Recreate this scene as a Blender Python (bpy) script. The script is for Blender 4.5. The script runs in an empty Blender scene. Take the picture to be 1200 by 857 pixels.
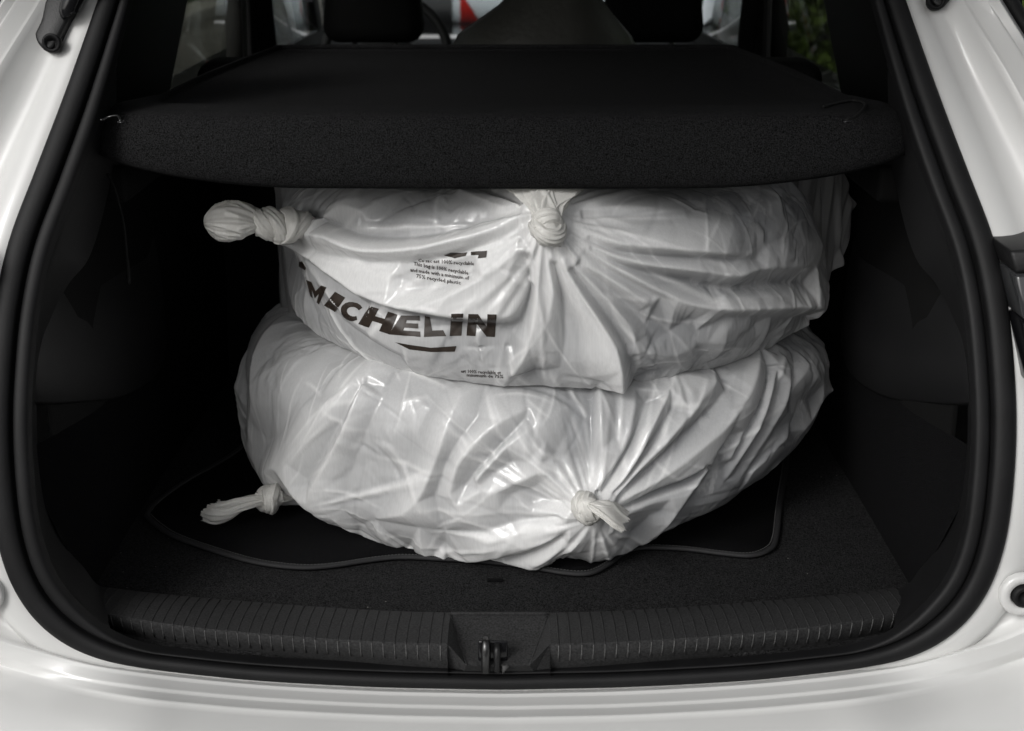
import bpy, bmesh, math, random
import numpy as np
from mathutils import Vector, Matrix, geometry
from mathutils.bvhtree import BVHTree
random.seed(5)
sc = bpy.context.scene
COL = sc.collection

# ---------------------------------------------------------------- camera, sky, sun, exposure
# metres; x across the car, y forward into the boot, z up; origin on the load sill, ground at z = GROUND
GROUND = -0.74
CAM = (0.012, -1.5, 0.81); PITCH = math.radians(18.2); LENS = 50.0; FPX = LENS/36*1200
cam = bpy.data.cameras.new('camera'); camo = bpy.data.objects.new('camera', cam); COL.objects.link(camo)
camo.location = CAM; camo.rotation_euler = (math.pi/2-PITCH, 0, 0); cam.lens = LENS; cam.sensor_width = 36
cam.clip_start = .05; cam.clip_end = 400
cam.dof.use_dof = True; cam.dof.focus_distance = 1.76; cam.dof.aperture_fstop = 8.0
sc.camera = camo
SUN_EL, SUN_AZ = math.radians(33), math.radians(217)      # azimuth from +y clockwise: behind the camera, to its left
w = bpy.data.worlds.new('World'); sc.world = w; w.use_nodes = True
nt = w.node_tree; bg = nt.nodes['Background']; sky = nt.nodes.new('ShaderNodeTexSky'); sky.sky_type = 'NISHITA'; sky.sun_disc = False
sky.sun_elevation = SUN_EL; sky.sun_rotation = SUN_AZ; sky.air_density = 1.0; sky.dust_density = 4.0; sky.ozone_density = 1.0
hs = nt.nodes.new('ShaderNodeHueSaturation'); hs.inputs['Saturation'].default_value = .12      # an overcast, colourless sky
nt.links.new(sky.outputs[0], hs.inputs['Color']); nt.links.new(hs.outputs[0], bg.inputs['Color']); bg.inputs['Strength'].default_value = .10
sun = bpy.data.lights.new('sun', 'SUN'); sun.energy = 1.0; sun.angle = math.radians(18); sun.color = (1, .988, .97)
suno = bpy.data.objects.new('sun', sun); COL.objects.link(suno)
sd = Vector((math.sin(SUN_AZ)*math.cos(SUN_EL), math.cos(SUN_AZ)*math.cos(SUN_EL), math.sin(SUN_EL)))
suno.rotation_euler = sd.to_track_quat('Z', 'Y').to_euler(); suno.location = sd*6
vs_ = sc.view_settings; vs_.view_transform = 'Standard'; vs_.look = 'None'; vs_.exposure = 0.12; vs_.gamma = 1.0; vs_.use_curve_mapping = False

def ray(px, py):
    """direction of a pixel of the 1200 x 857 photograph"""
    a = (px-600)/FPX; b = (428.5-py)/FPX
    return (a, math.cos(PITCH)+b*math.sin(PITCH), -math.sin(PITCH)+b*math.cos(PITCH))
def at_y(px, py, Y): r = ray(px, py); t = (Y-CAM[1])/r[1]; return np.array([CAM[0]+r[0]*t, Y, CAM[2]+r[2]*t])
def at_z(px, py, Z): r = ray(px, py); t = (Z-CAM[2])/r[2]; return np.array([CAM[0]+r[0]*t, CAM[1]+r[1]*t, Z])
def at_x(px, py, X): r = ray(px, py); t = (X-CAM[0])/r[0]; return np.array([X, CAM[1]+r[1]*t, CAM[2]+r[2]*t])
def at_f(px, py, f):
    """pixel onto the leaning surface y = f(z)"""
    Y = 0.
    for _ in range(40): p = at_y(px, py, Y); Y = .5*Y+.5*f(p[2])
    return at_y(px, py, Y)

# ---------------------------------------------------------------- helpers
def thing(name, label, cat, loc=(0, 0, 0), group=None):
    o = bpy.data.objects.new(name, None); COL.objects.link(o); o.location = loc; o.empty_display_size = .1
    o['label'] = label; o['category'] = cat
    if group: o['group'] = group
    return o
def tag(o, label, cat, group=None):
    o['label'] = label; o['category'] = cat
    if group: o['group'] = group
    return o
def obj(name, me, mat=None, parent=None, smooth=True):
    if isinstance(me, bmesh.types.BMesh):
        m = bpy.data.meshes.new(name); me.to_mesh(m); me.free(); me = m
    o = bpy.data.objects.new(name, me); COL.objects.link(o)
    if mat and not len(me.materials): me.materials.append(mat)
    if smooth: me.shade_smooth()
    if parent:
        o.parent = parent
        if parent.type == 'EMPTY': o.location = -Vector(parent.location)      # meshes are written in scene coordinates
    return o
def catmull(pts, n):
    pts = np.asarray(pts, float); m = len(pts)
    t = np.linspace(0, m-1, n); i = np.clip(t.astype(int), 0, m-2); f = (t-i)[:, None]
    p0 = pts[np.clip(i-1, 0, m-1)]; p1 = pts[i]; p2 = pts[i+1]; p3 = pts[np.clip(i+2, 0, m-1)]
    return 0.5*((2*p1)+(-p0+p2)*f+(2*p0-5*p1+4*p2-p3)*f**2+(-p0+3*p1-3*p2+p3)*f**3)
def mesh_from(name, V, Fq):
    me = bpy.data.meshes.new(name); V = np.asarray(V, np.float32).reshape(-1, 3); Fq = np.asarray(Fq, np.int32)
    me.vertices.add(len(V)); me.vertices.foreach_set('co', V.ravel())
    me.loops.add(Fq.size); me.loops.foreach_set('vertex_index', Fq.ravel())
    me.polygons.add(len(Fq)); me.polygons.foreach_set('loop_start', np.arange(0, Fq.size, Fq.shape[1], dtype=np.int32))
    me.update(calc_edges=True); me.validate(); return me
def loft(rows, closed_u=False, closed_v=False):
    """rows: list of equally long point rows -> quad mesh"""
    G = np.array(rows, float); nr, nc = G.shape[:2]
    i, j = np.meshgrid(np.arange(nr if closed_v else nr-1), np.arange(nc if closed_u else nc-1), indexing='ij')
    i2, j2 = (i+1) % nr, (j+1) % nc
    F = np.stack([i*nc+j, i*nc+j2, i2*nc+j2, i2*nc+j], -1).reshape(-1, 4)
    return mesh_from('loft', G.reshape(-1, 3), F)
def sweep(path, rad, sides=10, closed=False, flat=1.0):
    """tube along a path; rad a number or one per point"""
    P = np.asarray(path, float); n = len(P); rad = np.broadcast_to(rad, (n,))
    T = np.gradient(P, axis=0)
    if closed: T = np.roll(P, -1, 0)-np.roll(P, 1, 0)
    T /= np.linalg.norm(T, axis=1, keepdims=True)+1e-12
    up = np.array([0, 0, 1.]) if abs(T[0][2]) < .9 else np.array([0, 1., 0]); rows = []
    nrm = np.cross(T[0], up); nrm /= np.linalg.norm(nrm)
    for k in range(n):
        nrm = nrm-T[k]*nrm.dot(T[k]); nrm /= np.linalg.norm(nrm); b = np.cross(T[k], nrm)
        rows.append([P[k]+rad[k]*(math.cos(a)*nrm+flat*math.sin(a)*b) for a in np.linspace(0, 2*math.pi, sides, endpoint=False)])
    if not closed:
        rows = [[P[0]]*sides]+rows+[[P[-1]]*sides]
    return loft(rows, closed_u=True, closed_v=closed)
def box_bm(c, s, bevel=.0, seg=2):
    bm = bmesh.new(); bmesh.ops.create_cube(bm, size=1)
    for v in bm.verts: v.co = Vector((v.co.x*s[0]+c[0], v.co.y*s[1]+c[1], v.co.z*s[2]+c[2]))
    if bevel: bmesh.ops.bevel(bm, geom=bm.edges[:], offset=bevel, segments=seg, profile=.5, affect='EDGES')
    return bm
def prism(poly, d, thick, bevel=0):
    """flat outline (3-D points) given thickness along d"""
    bm = bmesh.new(); d = Vector(d).normalized()*thick
    a = [bm.verts.new(Vector(p)) for p in poly]; b = [bm.verts.new(Vector(p)+d) for p in poly]; n = len(a)
    bm.faces.new(a); bm.faces.new(b[::-1])
    for i in range(n): bm.faces.new((a[i], b[i], b[(i+1) % n], a[(i+1) % n]))
    bmesh.ops.recalc_face_normals(bm, faces=bm.faces[:])
    if bevel: bmesh.ops.bevel(bm, geom=bm.edges[:], offset=bevel, segments=2, profile=.5, affect='EDGES')
    return bm
def autosmooth(o, ang=35):
    me = o.data; bm = bmesh.new(); bm.from_mesh(me)
    for e in bm.edges: e.smooth = len(e.link_faces) != 2 or e.calc_face_angle() < math.radians(ang)
    bm.to_mesh(me); bm.free(); return o

# ---------------------------------------------------------------- materials
MATS = {}
def mat(name, col, rough=.5, spec=.5, metal=0., coat=0., noise=None, bump=None, sheen=0., spots=None, streak=None, transl=0.):
    """noise=(scale, amount): colour variation; bump=(scale, strength, distance); spots=(scale, threshold, colour): dust specks"""
    if name in MATS: return MATS[name]
    m = bpy.data.materials.new(name); m.use_nodes = True; nt = m.node_tree; N, L = nt.nodes, nt.links
    b = N['Principled BSDF']; b.inputs['Base Color'].default_value = (*col, 1); b.inputs['Roughness'].default_value = rough
    b.inputs['Specular IOR Level'].default_value = spec; b.inputs['Metallic'].default_value = metal
    b.inputs['Coat Weight'].default_value = coat; b.inputs['Coat Roughness'].default_value = .05
    b.inputs['Sheen Weight'].default_value = sheen
    tc = N.new('ShaderNodeTexCoord'); src = None
    if noise:
        n = N.new('ShaderNodeTexNoise'); n.inputs['Scale'].default_value = noise[0]; n.inputs['Detail'].default_value = 5; L.new(tc.outputs['Object'], n.inputs['Vector'])
        r = N.new('ShaderNodeMapRange'); r.inputs['From Min'].default_value = .3; r.inputs['From Max'].default_value = .7
        r.inputs['To Min'].default_value = 1-noise[1]; r.inputs['To Max'].default_value = 1+noise[1]; L.new(n.outputs['Fac'], r.inputs['Value'])
        mx = N.new('ShaderNodeVectorMath'); mx.operation = 'SCALE'; mx.inputs[0].default_value = col; L.new(r.outputs[0], mx.inputs['Scale']); src = mx.outputs[0]
    if spots:
        v = N.new('ShaderNodeTexVoronoi'); v.inputs['Scale'].default_value = spots[0]; L.new(tc.outputs['Object'], v.inputs['Vector'])
        g = N.new('ShaderNodeMath'); g.operation = 'LESS_THAN'; g.inputs[1].default_value = spots[1]; L.new(v.outputs['Distance'], g.inputs[0])
        wn = N.new('ShaderNodeTexNoise'); wn.inputs['Scale'].default_value = spots[0]*.13; L.new(tc.outputs['Object'], wn.inputs['Vector'])
        g2 = N.new('ShaderNodeMath'); g2.operation = 'GREATER_THAN'; g2.inputs[1].default_value = .55; L.new(wn.outputs['Fac'], g2.inputs[0])
        g3 = N.new('ShaderNodeMath'); g3.operation = 'MULTIPLY'; L.new(g.outputs[0], g3.inputs[0]); L.new(g2.outputs[0], g3.inputs[1])
        mm = N.new('ShaderNodeMix'); mm.data_type = 'RGBA'; L.new(g3.outputs[0], mm.inputs['Factor'])
        if src: L.new(src, mm.inputs['A'])
        else: mm.inputs['A'].default_value = (*col, 1)
        mm.inputs['B'].default_value = (*spots[2], 1); src = mm.outputs['Result']
    if src: L.new(src, b.inputs['Base Color'])
    if bump:
        n = N.new('ShaderNodeTexNoise'); n.inputs['Scale'].default_value = bump[0]; n.inputs['Detail'].default_value = 4; L.new(tc.outputs['Object'], n.inputs['Vector'])
        bp = N.new('ShaderNodeBump'); bp.inputs['Strength'].default_value = bump[1]; bp.inputs['Distance'].default_value = bump[2]
        L.new(n.outputs['Fac'], bp.inputs['Height']); L.new(bp.outputs[0], b.inputs['Normal'])
    MATS[name] = m; return m
M_PAINT = mat('white_car_paint', (.66, .66, .648), .32, .5, coat=.35, noise=(9, .02))
M_RUBBER = mat('black_rubber', (.0055, .0055, .006), .58, .28, noise=(30, .25), bump=(260, .15, .001), spots=(210, .05, (.10, .10, .095)))
M_TRIM = mat('grained_black_plastic', (.007, .007, .0075), .48, .45, bump=(700, .5, .0006), noise=(12, .15), spots=(300, .045, (.11, .11, .10)))
M_SILL = mat('grained_sill_plastic', (.032, .032, .0325), .62, .12, bump=(700, .22, .0006), noise=(420, .5))
M_GLOSS = mat('gloss_black', (.006, .006, .007), .12, .5)
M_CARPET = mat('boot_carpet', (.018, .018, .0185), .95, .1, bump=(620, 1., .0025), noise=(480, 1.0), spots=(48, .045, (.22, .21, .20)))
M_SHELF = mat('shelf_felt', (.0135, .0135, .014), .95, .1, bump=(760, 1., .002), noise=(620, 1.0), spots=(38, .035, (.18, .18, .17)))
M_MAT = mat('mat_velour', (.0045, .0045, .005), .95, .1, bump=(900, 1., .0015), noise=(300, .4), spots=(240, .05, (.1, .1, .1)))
M_BIND = mat('mat_binding', (.022, .022, .023), .7, .3, bump=(1200, .6, .0006))
M_SEAT = mat('seat_cloth', (.005, .005, .0055), .85, .2, bump=(500, .6, .001))
M_DARK = mat('interior_black', (.004, .004, .004), .7, .2, bump=(400, .3, .0008))
M_METAL = mat('striker_steel', (.10, .10, .10), .35, .5, metal=1.)
M_CORD = mat('nylon_cord', (.010, .010, .010), .7, .2, bump=(900, .5, .0006))
M_RIB_LIT = mat('lit_rib_crest', (.085, .085, .085), .5, .4, noise=(300, .5))
M_GREYTRIM = mat('grey_pillar_trim', (.06, .06, .06), .7, .3)
# ---------------------------------------------------------------- the car
car = thing('white_car', 'white estate car seen into its open boot with black trim and rubber seal', 'car', (0, 1.9, GROUND))
def fseal(z): return -.05+.58*.11*math.log1p(math.exp(min(60, (z-.22)/.11)))
def dfseal(z): return .58/(1+math.exp(-(z-.22)/.11))

HALF = [(575,806),(650,805),(720,803.5),(800,800),(880,795),(950,788),(1010,780.5),(1060,770),(1102,751),(1136,722),(1161,683),(1177,635),(1186,575),(1190,500),(1187,425),(1179,352),(1163,280),(1133,200),(1098,108),(1062,6),(1040,-60),(1018,-130)]
def mirror(R):
    """right half (bottom centre first) -> whole curve from top left round the bottom to top right"""
    R = np.array(R); R[0, 0] = 0; Lf = R[1:][::-1].copy(); Lf[:, 0] *= -1
    return np.vstack([Lf, R])
NR = 260
SEAL = catmull(mirror([at_f(x, y, fseal) for x, y in HALF]), NR)
T = np.gradient(SEAL, axis=0); T /= np.linalg.norm(T, axis=1, keepdims=True)
O = np.array([[0, -1, dfseal(p[2])] for p in SEAL]); O /= np.linalg.norm(O, axis=1, keepdims=True)
I = np.cross(O, T); I /= np.linalg.norm(I, axis=1, keepdims=True)
if I[NR//2][2] < 0: I = -I
def off(a, b): return SEAL+I*(a if np.ndim(a) == 0 else np.asarray(a)[:, None])+O*(b if np.ndim(b) == 0 else np.asarray(b)[:, None])
tt = np.linspace(-1, 1, NR)                               # -1 top left, 0 bottom centre, 1 top right
side = np.clip((np.abs(SEAL[:, 0])-.40)/.14, 0, 1); side = side*side*(3-2*side)      # 0 along the bottom, 1 up the sides
def mixw(a, b): return a*(1-side)+b*side
# rubber weatherstrip: a fat outer lip and a thinner inner one
w1 = mixw(.0165, .026); w2 = mixw(.004, .017)
sec = [(0, -.004), (0, .002)]+[(None, t) for t in np.linspace(0, 1, 9)]
rows = [off(-.001, -.006), off(-.001, .001)]
for t in np.linspace(0, math.pi, 11): rows.append(off(w1*(.5-.5*math.cos(t)), .001+mixw(.010, .009)*math.sin(t)**.7))
rows.append(off(w1*1.02, -.006)); rows.append(off(w1*1.10, -.006))
for t in np.linspace(0, math.pi, 9): rows.append(off(w1*1.12+w2*(.5-.5*math.cos(t)), -.001+.006*math.sin(t)**.7))
rows.append(off(w1*1.12+w2*1.02, -.012))
seal = obj('door_seal', loft(rows), M_RUBBER, car); seal['label'] = 'black rubber weatherstrip round the boot opening'
# joint in the seal at the bottom centre
js = NR//2-1; P0 = off(-.002, .003)[js]; P1 = off(w1, .010)[js]
# trim ring: from the seal inwards to the mouth of the luggage bay
IN0 = off(w1*1.12+w2*1.0, -.006)
inner_half = [(575,719),(650,718),(720,716),(800,711),(880,706),(950,700),(1010,694),(1058,688),(1080,664),(1101,640),(1116,610),(1126,575),(1132,535),(1134,490),(1132,440),(1122,385),(1098,335),(1072,300),(1052,230),(1030,110),(1012,0),(1000,-60)]
ydep = [.03,.03,.035,.04,.05,.06,.075,.095,.10,.11,.12,.13,.14,.15,.16,.17,.19,.22,.28,.36,.44,.50]
IN1 = catmull(mirror([at_y(x, y, d) for (x, y), d in zip(inner_half, ydep)]), NR)
rows = []
for k, t in enumerate(np.linspace(0, 1, 14)):
    bul = math.sin(math.pi*min(1, t*1.0))*.010+(.006 if .18 < t < .30 else 0)
    rows.append(IN0*(1-t)+IN1*t+O*bul*side[:, None])
m0 = NR//2
# the ring is cut along the bottom, where the sill plate lies
cut = np.abs(IN1[:, 0]) > .492
left = np.nonzero(cut & (tt < 0))[0]; right = np.nonzero(cut & (tt > 0))[0]
for sel in (left, right):
    ob = obj('pillar_trim', loft([r[sel] for r in rows]), M_TRIM, car)
# sill plate
def sill_curve(pts, z): return catmull(np.array([at_z(x, y, z) for x, y in pts]), 121)
def sym(R): 
    R = np.array(R); R[0, 0] = 0; L = R[1:][::-1].copy(); L[:, 0] *= -1; return catmull(np.vstack([L, R]), 161)
SB = sym([at_z(x, y, -.012) for x, y in [(580,719),(650,718),(720,716),(800,711.5),(900,704),(980,697),(1060,687.5)]])
SC_ = sym([at_z(x, y, .0) for x, y in [(580,755),(650,754.5),(720,752.5),(800,748),(900,740),(980,731),(1072,716)]])
SD = sym([at_z(x, y, -.040) for x, y in [(580,786),(650,784),(720,780.5),(800,775),(900,767),(980,758),(1077,737)]])
def sill_at(x, v):
    """point on the sill plate: v 0 at the carpet, 1 at the crease, 2 at the seal"""
    g = lambda C: np.array([x, np.interp(x, C[:, 0], C[:, 1]), C[0, 2]])
    b, c, d = g(SB), g(SC_), g(SD)
    if v <= 1:
        p = b*(1-v)+c*v; p[2] += .004*math.sin(math.pi*v); return p
    p = c*(2-v)+d*(v-1); t = v-1; p[1] -= .006*math.sin(math.pi*t); p[2] += .006*math.sin(math.pi*t); return p
VS = [0, .25, .5, .75, .88, .96, 1.0, 1.06, 1.14, 1.3, 1.5, 1.75, 2.0]
XL, XR = -.062, .056                                       # the latch pocket between the two halves of the plate
for x0, x1 in ((SB[0, 0]+.004, XL), (XR, SB[-1, 0]-.004)):
    xs = np.linspace(x0, x1, 60)
    rows = [[np.array([x, sill_at(x, 0)[1]+.004, -.03]) for x in xs]]+[[sill_at(x, v) for x in xs] for v in VS]+[[sill_at(x, 2)+np.array([0, .01, -.02]) for x in xs]]
    # end cheeks: fold the ends down
    rows = [[r[0]+np.array([0, 0, -.02])]+list(r)+[r[-1]+np.array([0, 0, -.02])] for r in rows]
    plate = autosmooth(obj('sill_plate', loft(rows), M_SILL, car), 30)
    plate['label'] = 'ribbed black plastic load sill plate'
    n = 33; step = (x1-x0)/(n+.3)
    for k in range(n):
        x = x0+step*(k+.7); vv = [.04, .3, .6, .9, 1.0, 1.1, 1.3, 1.5, 1.72]
        pts = [sill_at(x, v)+np.array([0, -.0002 if v > 1 else 0, .0002]) for v in vv]
        rm = sweep(pts, [.0008]*6+[.0007, .0008, .0013], 6); rm.materials.append(M_SILL); rm.materials.append(M_RIB_LIT)
        for p_ in rm.polygons: p_.material_index = 1 if p_.index >= 36 else 0      # paler over the front edge: the light caught there is painted in
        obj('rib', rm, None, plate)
# latch pocket
zb = -.034
pk = {}
ptop = [sill_at(XL, .12)+np.array([0, 0, .0008]), sill_at(XR, .12)+np.array([0, 0, .0008])]
pb = [np.array([XL+.022, sill_at(XL, 1.)[1]-.004, -.026]), np.array([XR-.024, sill_at(XR, 1.)[1]-.004, -.026])]
fl = [sill_at(XL, 2), sill_at(XR, 2)]
def quad(name, pts, m, parent, th=(0, 0, -.004)):
    bm = bmesh.new(); a = [bm.verts.new(Vector(p)) for p in pts]; bm.faces.new(a); return obj(name, bm, m, parent, smooth=False)
bm = bmesh.new()
def V3(p): return bm.verts.new(Vector(p))
A0, A1, B0, B1 = V3(ptop[0]), V3(ptop[1]), V3(pb[0]), V3(pb[1])
C0, C1 = V3(fl[0]+np.array([.018, -.002, -.004])), V3(fl[1]+np.array([-.018, -.002, -.004]))
L0, L1_ = V3(sill_at(XL, 1.0)), V3(sill_at(XL, 2)); R0, R1_ = V3(sill_at(XR, 1.0)), V3(sill_at(XR, 2))
E0, E1 = V3(sill_at(XL, 0)+np.array([0, 0, .001])), V3(sill_at(XR, 0)+np.array([0, 0, .001]))
bm.faces.new((A0, A1, B1, B0)); bm.faces.new((B0, B1, C1, C0)); bm.faces.new((A0, B0, C0, L1_, L0)); bm.faces.new((A1, R0, R1_, C1, B1)); bm.faces.new((E0, E1, A1, A0))
bmesh.ops.recalc_face_normals(bm, faces=bm.faces[:])
pocket = obj('latch_pocket', bm, M_SILL, car, smooth=False); pocket['label'] = 'recessed pocket in the sill holding the latch striker'
rim = [ptop[0]+np.array([.001, 0, .001]), ptop[0]*.5+ptop[1]*.5+np.array([0, 0, .001]), ptop[1]+np.array([-.001, 0, .001])]
obj('rim', sweep(catmull(rim, 12), .0016, 6), M_SILL, pocket)
for a, b in ((ptop[0], pb[0]), (ptop[1], pb[1])): obj('rim', sweep([a+(b-a)*t+np.array([0, -.0005, .0005]) for t in np.linspace(0, 1, 6)], .0012, 6), M_SILL, pocket)
sx, sy = -.015, pb[0][1]+.004
striker = obj('striker', box_bm((sx+.005, sy+.006, -.018), (.034, .004, .038), .0018), M_GLOSS, car)
obj('pin', sweep([(sx-.003, sy-.004, -.034), (sx-.003, sy-.004, -.005), (sx-.003, sy-.001, .001), (sx-.003, sy+.006, .003)], [.0052]*3+[.004], 12), M_METAL, striker)
obj('pin', sweep([(sx+.010, sy-.002, -.034), (sx+.010, sy-.002, -.008), (sx+.010, sy+.004, -.003)], [.0042]*3, 12), M_TRIM, striker)
obj('clip', prism([(sx+.016, sy-.006, -.026), (sx+.024, sy-.006, -.026), (sx+.016, sy-.006, -.036)], (0, 1, 0), .004), M_GREYTRIM, striker)

# painted body round the opening ------------------------------------------------
def bodyring(bottom, sideoff, yb, ys, extra=0):
    return None
G1 = [(575,813),(650,812),(720,810.5),(800,807),(880,802),(950,795.5),(1010,788.5),(1070,779),(1125,765),(1180,749),(1250,715),(1310,660),(1345,590),(1352,510),(1340,440),(1312,352),(1268,262),(1230,178),(1180,85),(1128,0),(1098,-60),(1065,-130)]
G2 = [(575,825.8),(650,824.8),(720,823.3),(800,819.8),(880,814.8),(950,808.8),(1010,802.3),(1075,792.8),(1135,778.8),(1195,760.8),(1275,726.5),(1345,668.0),(1380,590.0),(1388,510.0),(1374,440.0),(1344,352.0),(1298,258.0),(1256,168.0),(1206,76.0),(1152,-8.0),(1120,-70.0),(1085,-140.0)]
G3 = [(575,837.5),(650,836.5),(720,835.0),(800,831.5),(880,827.0),(950,821.0),(1010,814.5),(1080,802.5),(1145,785.5),(1205,765.5),(1290,731.2),(1362,675.0),(1398,592.0),(1406,510.0),(1391,440.0),(1360,350.0),(1312,255.0),(1270,160.0),(1218,70.0),(1166,-14.0),(1132,-76.0),(1096,-146.0)]
def ringpts(G, dy_bottom, dy_side):
    out = []
    for (x, y), (sx_, sy_) in zip(G, HALF):
        p0 = at_f(sx_, sy_, fseal); s_ = min(1, max(0, (abs(p0[0])-.42)/.12)); d = dy_bottom*(1-s_)+dy_side*s_
        out.append(at_y(x, y, p0[1]+d))
    return catmull(mirror(out), NR)
R1 = ringpts(G1, -.012, -.006); R2 = ringpts(G2, -.037, .0); R3 = ringpts(G3, -.062, .012)
flange = off(mixw(-.004, -.034), mixw(0.0, -.006))
rows = [off(.004, -.010), off(.002, -.002), off(-.001, -.0005), off(mixw(-.002, -.010), mixw(.0005, .001)), off(mixw(-.003, -.024), mixw(.000, -.001)), flange]
recess = flange*.80+R1*.20-O*.013*side[:, None]; rows.append(recess)
rows.append(flange*.45+R1*.55-O*.014*side[:, None]); rows.append(flange*.12+R1*.88-O*.006*side[:, None])
z_ = np.array([0, 0, 1.])
def step(A, B, t, d): return A+(B-A)*t-z_*d
rows += [R1, step(R1, R2, .06, .0005), step(R1, R2, .15, .0018), step(R1, R2, .26, .0022), step(R1, R2, .90, .0020), R2-z_*.0020, step(R2, R3, .06, .0026), step(R2, R3, .15, .0040), step(R2, R3, .26, .0044), step(R2, R3, .88, .0040), R3-z_*.0040]
side2 = np.clip((SEAL[:, 2]-.06)/.2, 0, 1); side = side2*side2*(3-2*side2)
o1 = np.stack([np.sign(R3[:, 0])*.012*side, -.03*np.ones(NR)*(1-side)+.02*side, -.001*np.ones(NR)], 1)
rows += [R3+o1*.05-z_*.0047, R3+o1*.14-z_*.0062, R3+o1*.35-z_*.0068, R3+o1*1.2-z_*.009, R3+o1*3-z_*.020, R3+o1*4.2-z_*(.045*(1-side)+.014)[:, None], R3+o1*4.8-z_*(.20*(1-side)+.02)[:, None], R3+o1*4.6-z_*(.45*(1-side)+.022)[:, None]]
body = obj('body_shell', loft(rows), M_PAINT, car); body['label'] = 'white painted body panels and bumper top round the boot opening'
# side panels and roof close the body behind the rings
END = rows[-1]
far = END.copy(); far[:, 1] = 4.3
far[:, 0] = np.sign(END[:, 0])*np.minimum(np.abs(END[:, 0])*1.0, .93)
# round rubber buffers on the corner panels
for sgn in (1, -1):
    c = at_f(1196, 694, fseal); c = np.array([sgn*c[0], c[1]-.004, c[2]])
    bm = bmesh.new()
    prof = [(.026, -.003), (.026, .004), (.022, .006), (.0155, .006), (.014, .003), (.013, .001)]
    def ringz(r, h): return [c+np.array([r*math.cos(a), -h, r*math.sin(a)]) for a in np.linspace(0, 2*math.pi, 32, endpoint=False)]
    cup = obj('buffer_cup', loft([ringz(*p) for p in prof], closed_u=True), M_PAINT, car)
    obj('rubber_buffer', loft([ringz(*p) for p in [(.0135, .000), (.0132, .009), (.010, .011), (.0075, .010), (.006, .004), (.0001, .004)]], closed_u=True), M_RUBBER, cup)
# tail lamps
def lamp_pts(xs, ys, zs): return 0
M_SMOKE = mat('smoked_lens', (.035, .036, .038), .10, .6, coat=.5)
for sgn in (1, -1):
    def wp(px, py, y): p = at_y(px, py, y); return Vector((sgn*p[0], p[1], p[2]))
    for nm, (ya, yb_), m in (('tail_lamp_trim', (299, 324), M_TRIM), ('tail_lamp_lens', (325.5, 376), M_SMOKE), ('tail_lamp_lens', (377, 450), M_GLOSS)):
        x0 = 1190 if ya < 320 else (1194 if ya < 360 else 1199)
        x0 += 30 if sgn < 0 else 0
        p = [wp(x0, ya, .000), wp(1290, ya-6, .0), wp(1290, yb_-6, .0), wp(x0+5, yb_, .0)]
        bm = prism(p, (0, 1, 0), .09, .004)
        for v in bm.verts: v.co.y += -.018+max(0, (v.co.z-.3))*.25
        obj(nm, bm, m, car)
# hinge/strut brackets on the pillars
for sgn in (1, -1):
    def wf(px, py, b=0.): p = at_y(px, py, fseal(at_f(px, py, fseal)[2])+.012-b); return np.array([p[0], p[1], p[2]])
    # drawn for the left pillar, mirrored to the right one
    outl = [(50,54),(47,44),(55,28),(59,8),(66,-10),(80,-34),(112,-40),(108,-8),(95,6),(93,18),(86,28),(78,44),(70,60),(60,65)]
    sx_, sy_ = (18, -50) if sgn > 0 else (0, 0); wf0 = wf; wf = lambda px, py, b=0.: wf0(px+sx_, py+sy_, b)
    cen = np.array([wf(x, y, .0) for x, y in outl]); top = np.array([wf(x, y, .022) for x, y in outl])
    fx = lambda A: np.stack([A[:, 0]*(-sgn), A[:, 1], A[:, 2]], 1)
    bm = prism([Vector(p) for p in fx(cen)], (0, -1, .3), .022, .004)
    br = obj('strut_bracket', bm, M_TRIM, car)
    c = fx(np.array([wf(61, 51, .024)]))[0]
    def rz(r, h): return [c+np.array([r*math.cos(a), -h, r*math.sin(a)+h*.3]) for a in np.linspace(0, 2*math.pi, 24, endpoint=False)]
    obj('bolt', loft([rz(*p) for p in [(.011, -.004), (.011, .003), (.009, .004), (.007, .003), (.006, -.002), (.0001, -.002)]], closed_u=True), M_RUBBER, br)
    j0 = fx(np.array([wf(82, 8, .03), wf(100, -30, .05)]))
    obj('ball_joint', sweep(catmull([j0[0]-np.array([0, 0, .01]), j0[0], j0[1]], 10), np.linspace(.011, .012, 10), 14), M_GLOSS, br)
    q0 = j0[1]; q1 = np.array([-sgn*(-.50), -.45, 1.25])
    strut = obj('gas_strut', sweep([q0+(q1-q0)*t for t in np.linspace(0, 1, 8)], .010, 14), M_GLOSS, br)
# outer gutter rubber along the pillars
gut = R3+o1*1.6
for sel in (np.nonzero((SEAL[:, 2] > .30) & (tt < 0))[0], np.nonzero((SEAL[:, 2] > .30) & (tt > 0))[0]):
    obj('gutter_rubber', sweep(gut[sel]-O[sel]*.002, .010, 10), M_RUBBER, car)
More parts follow.
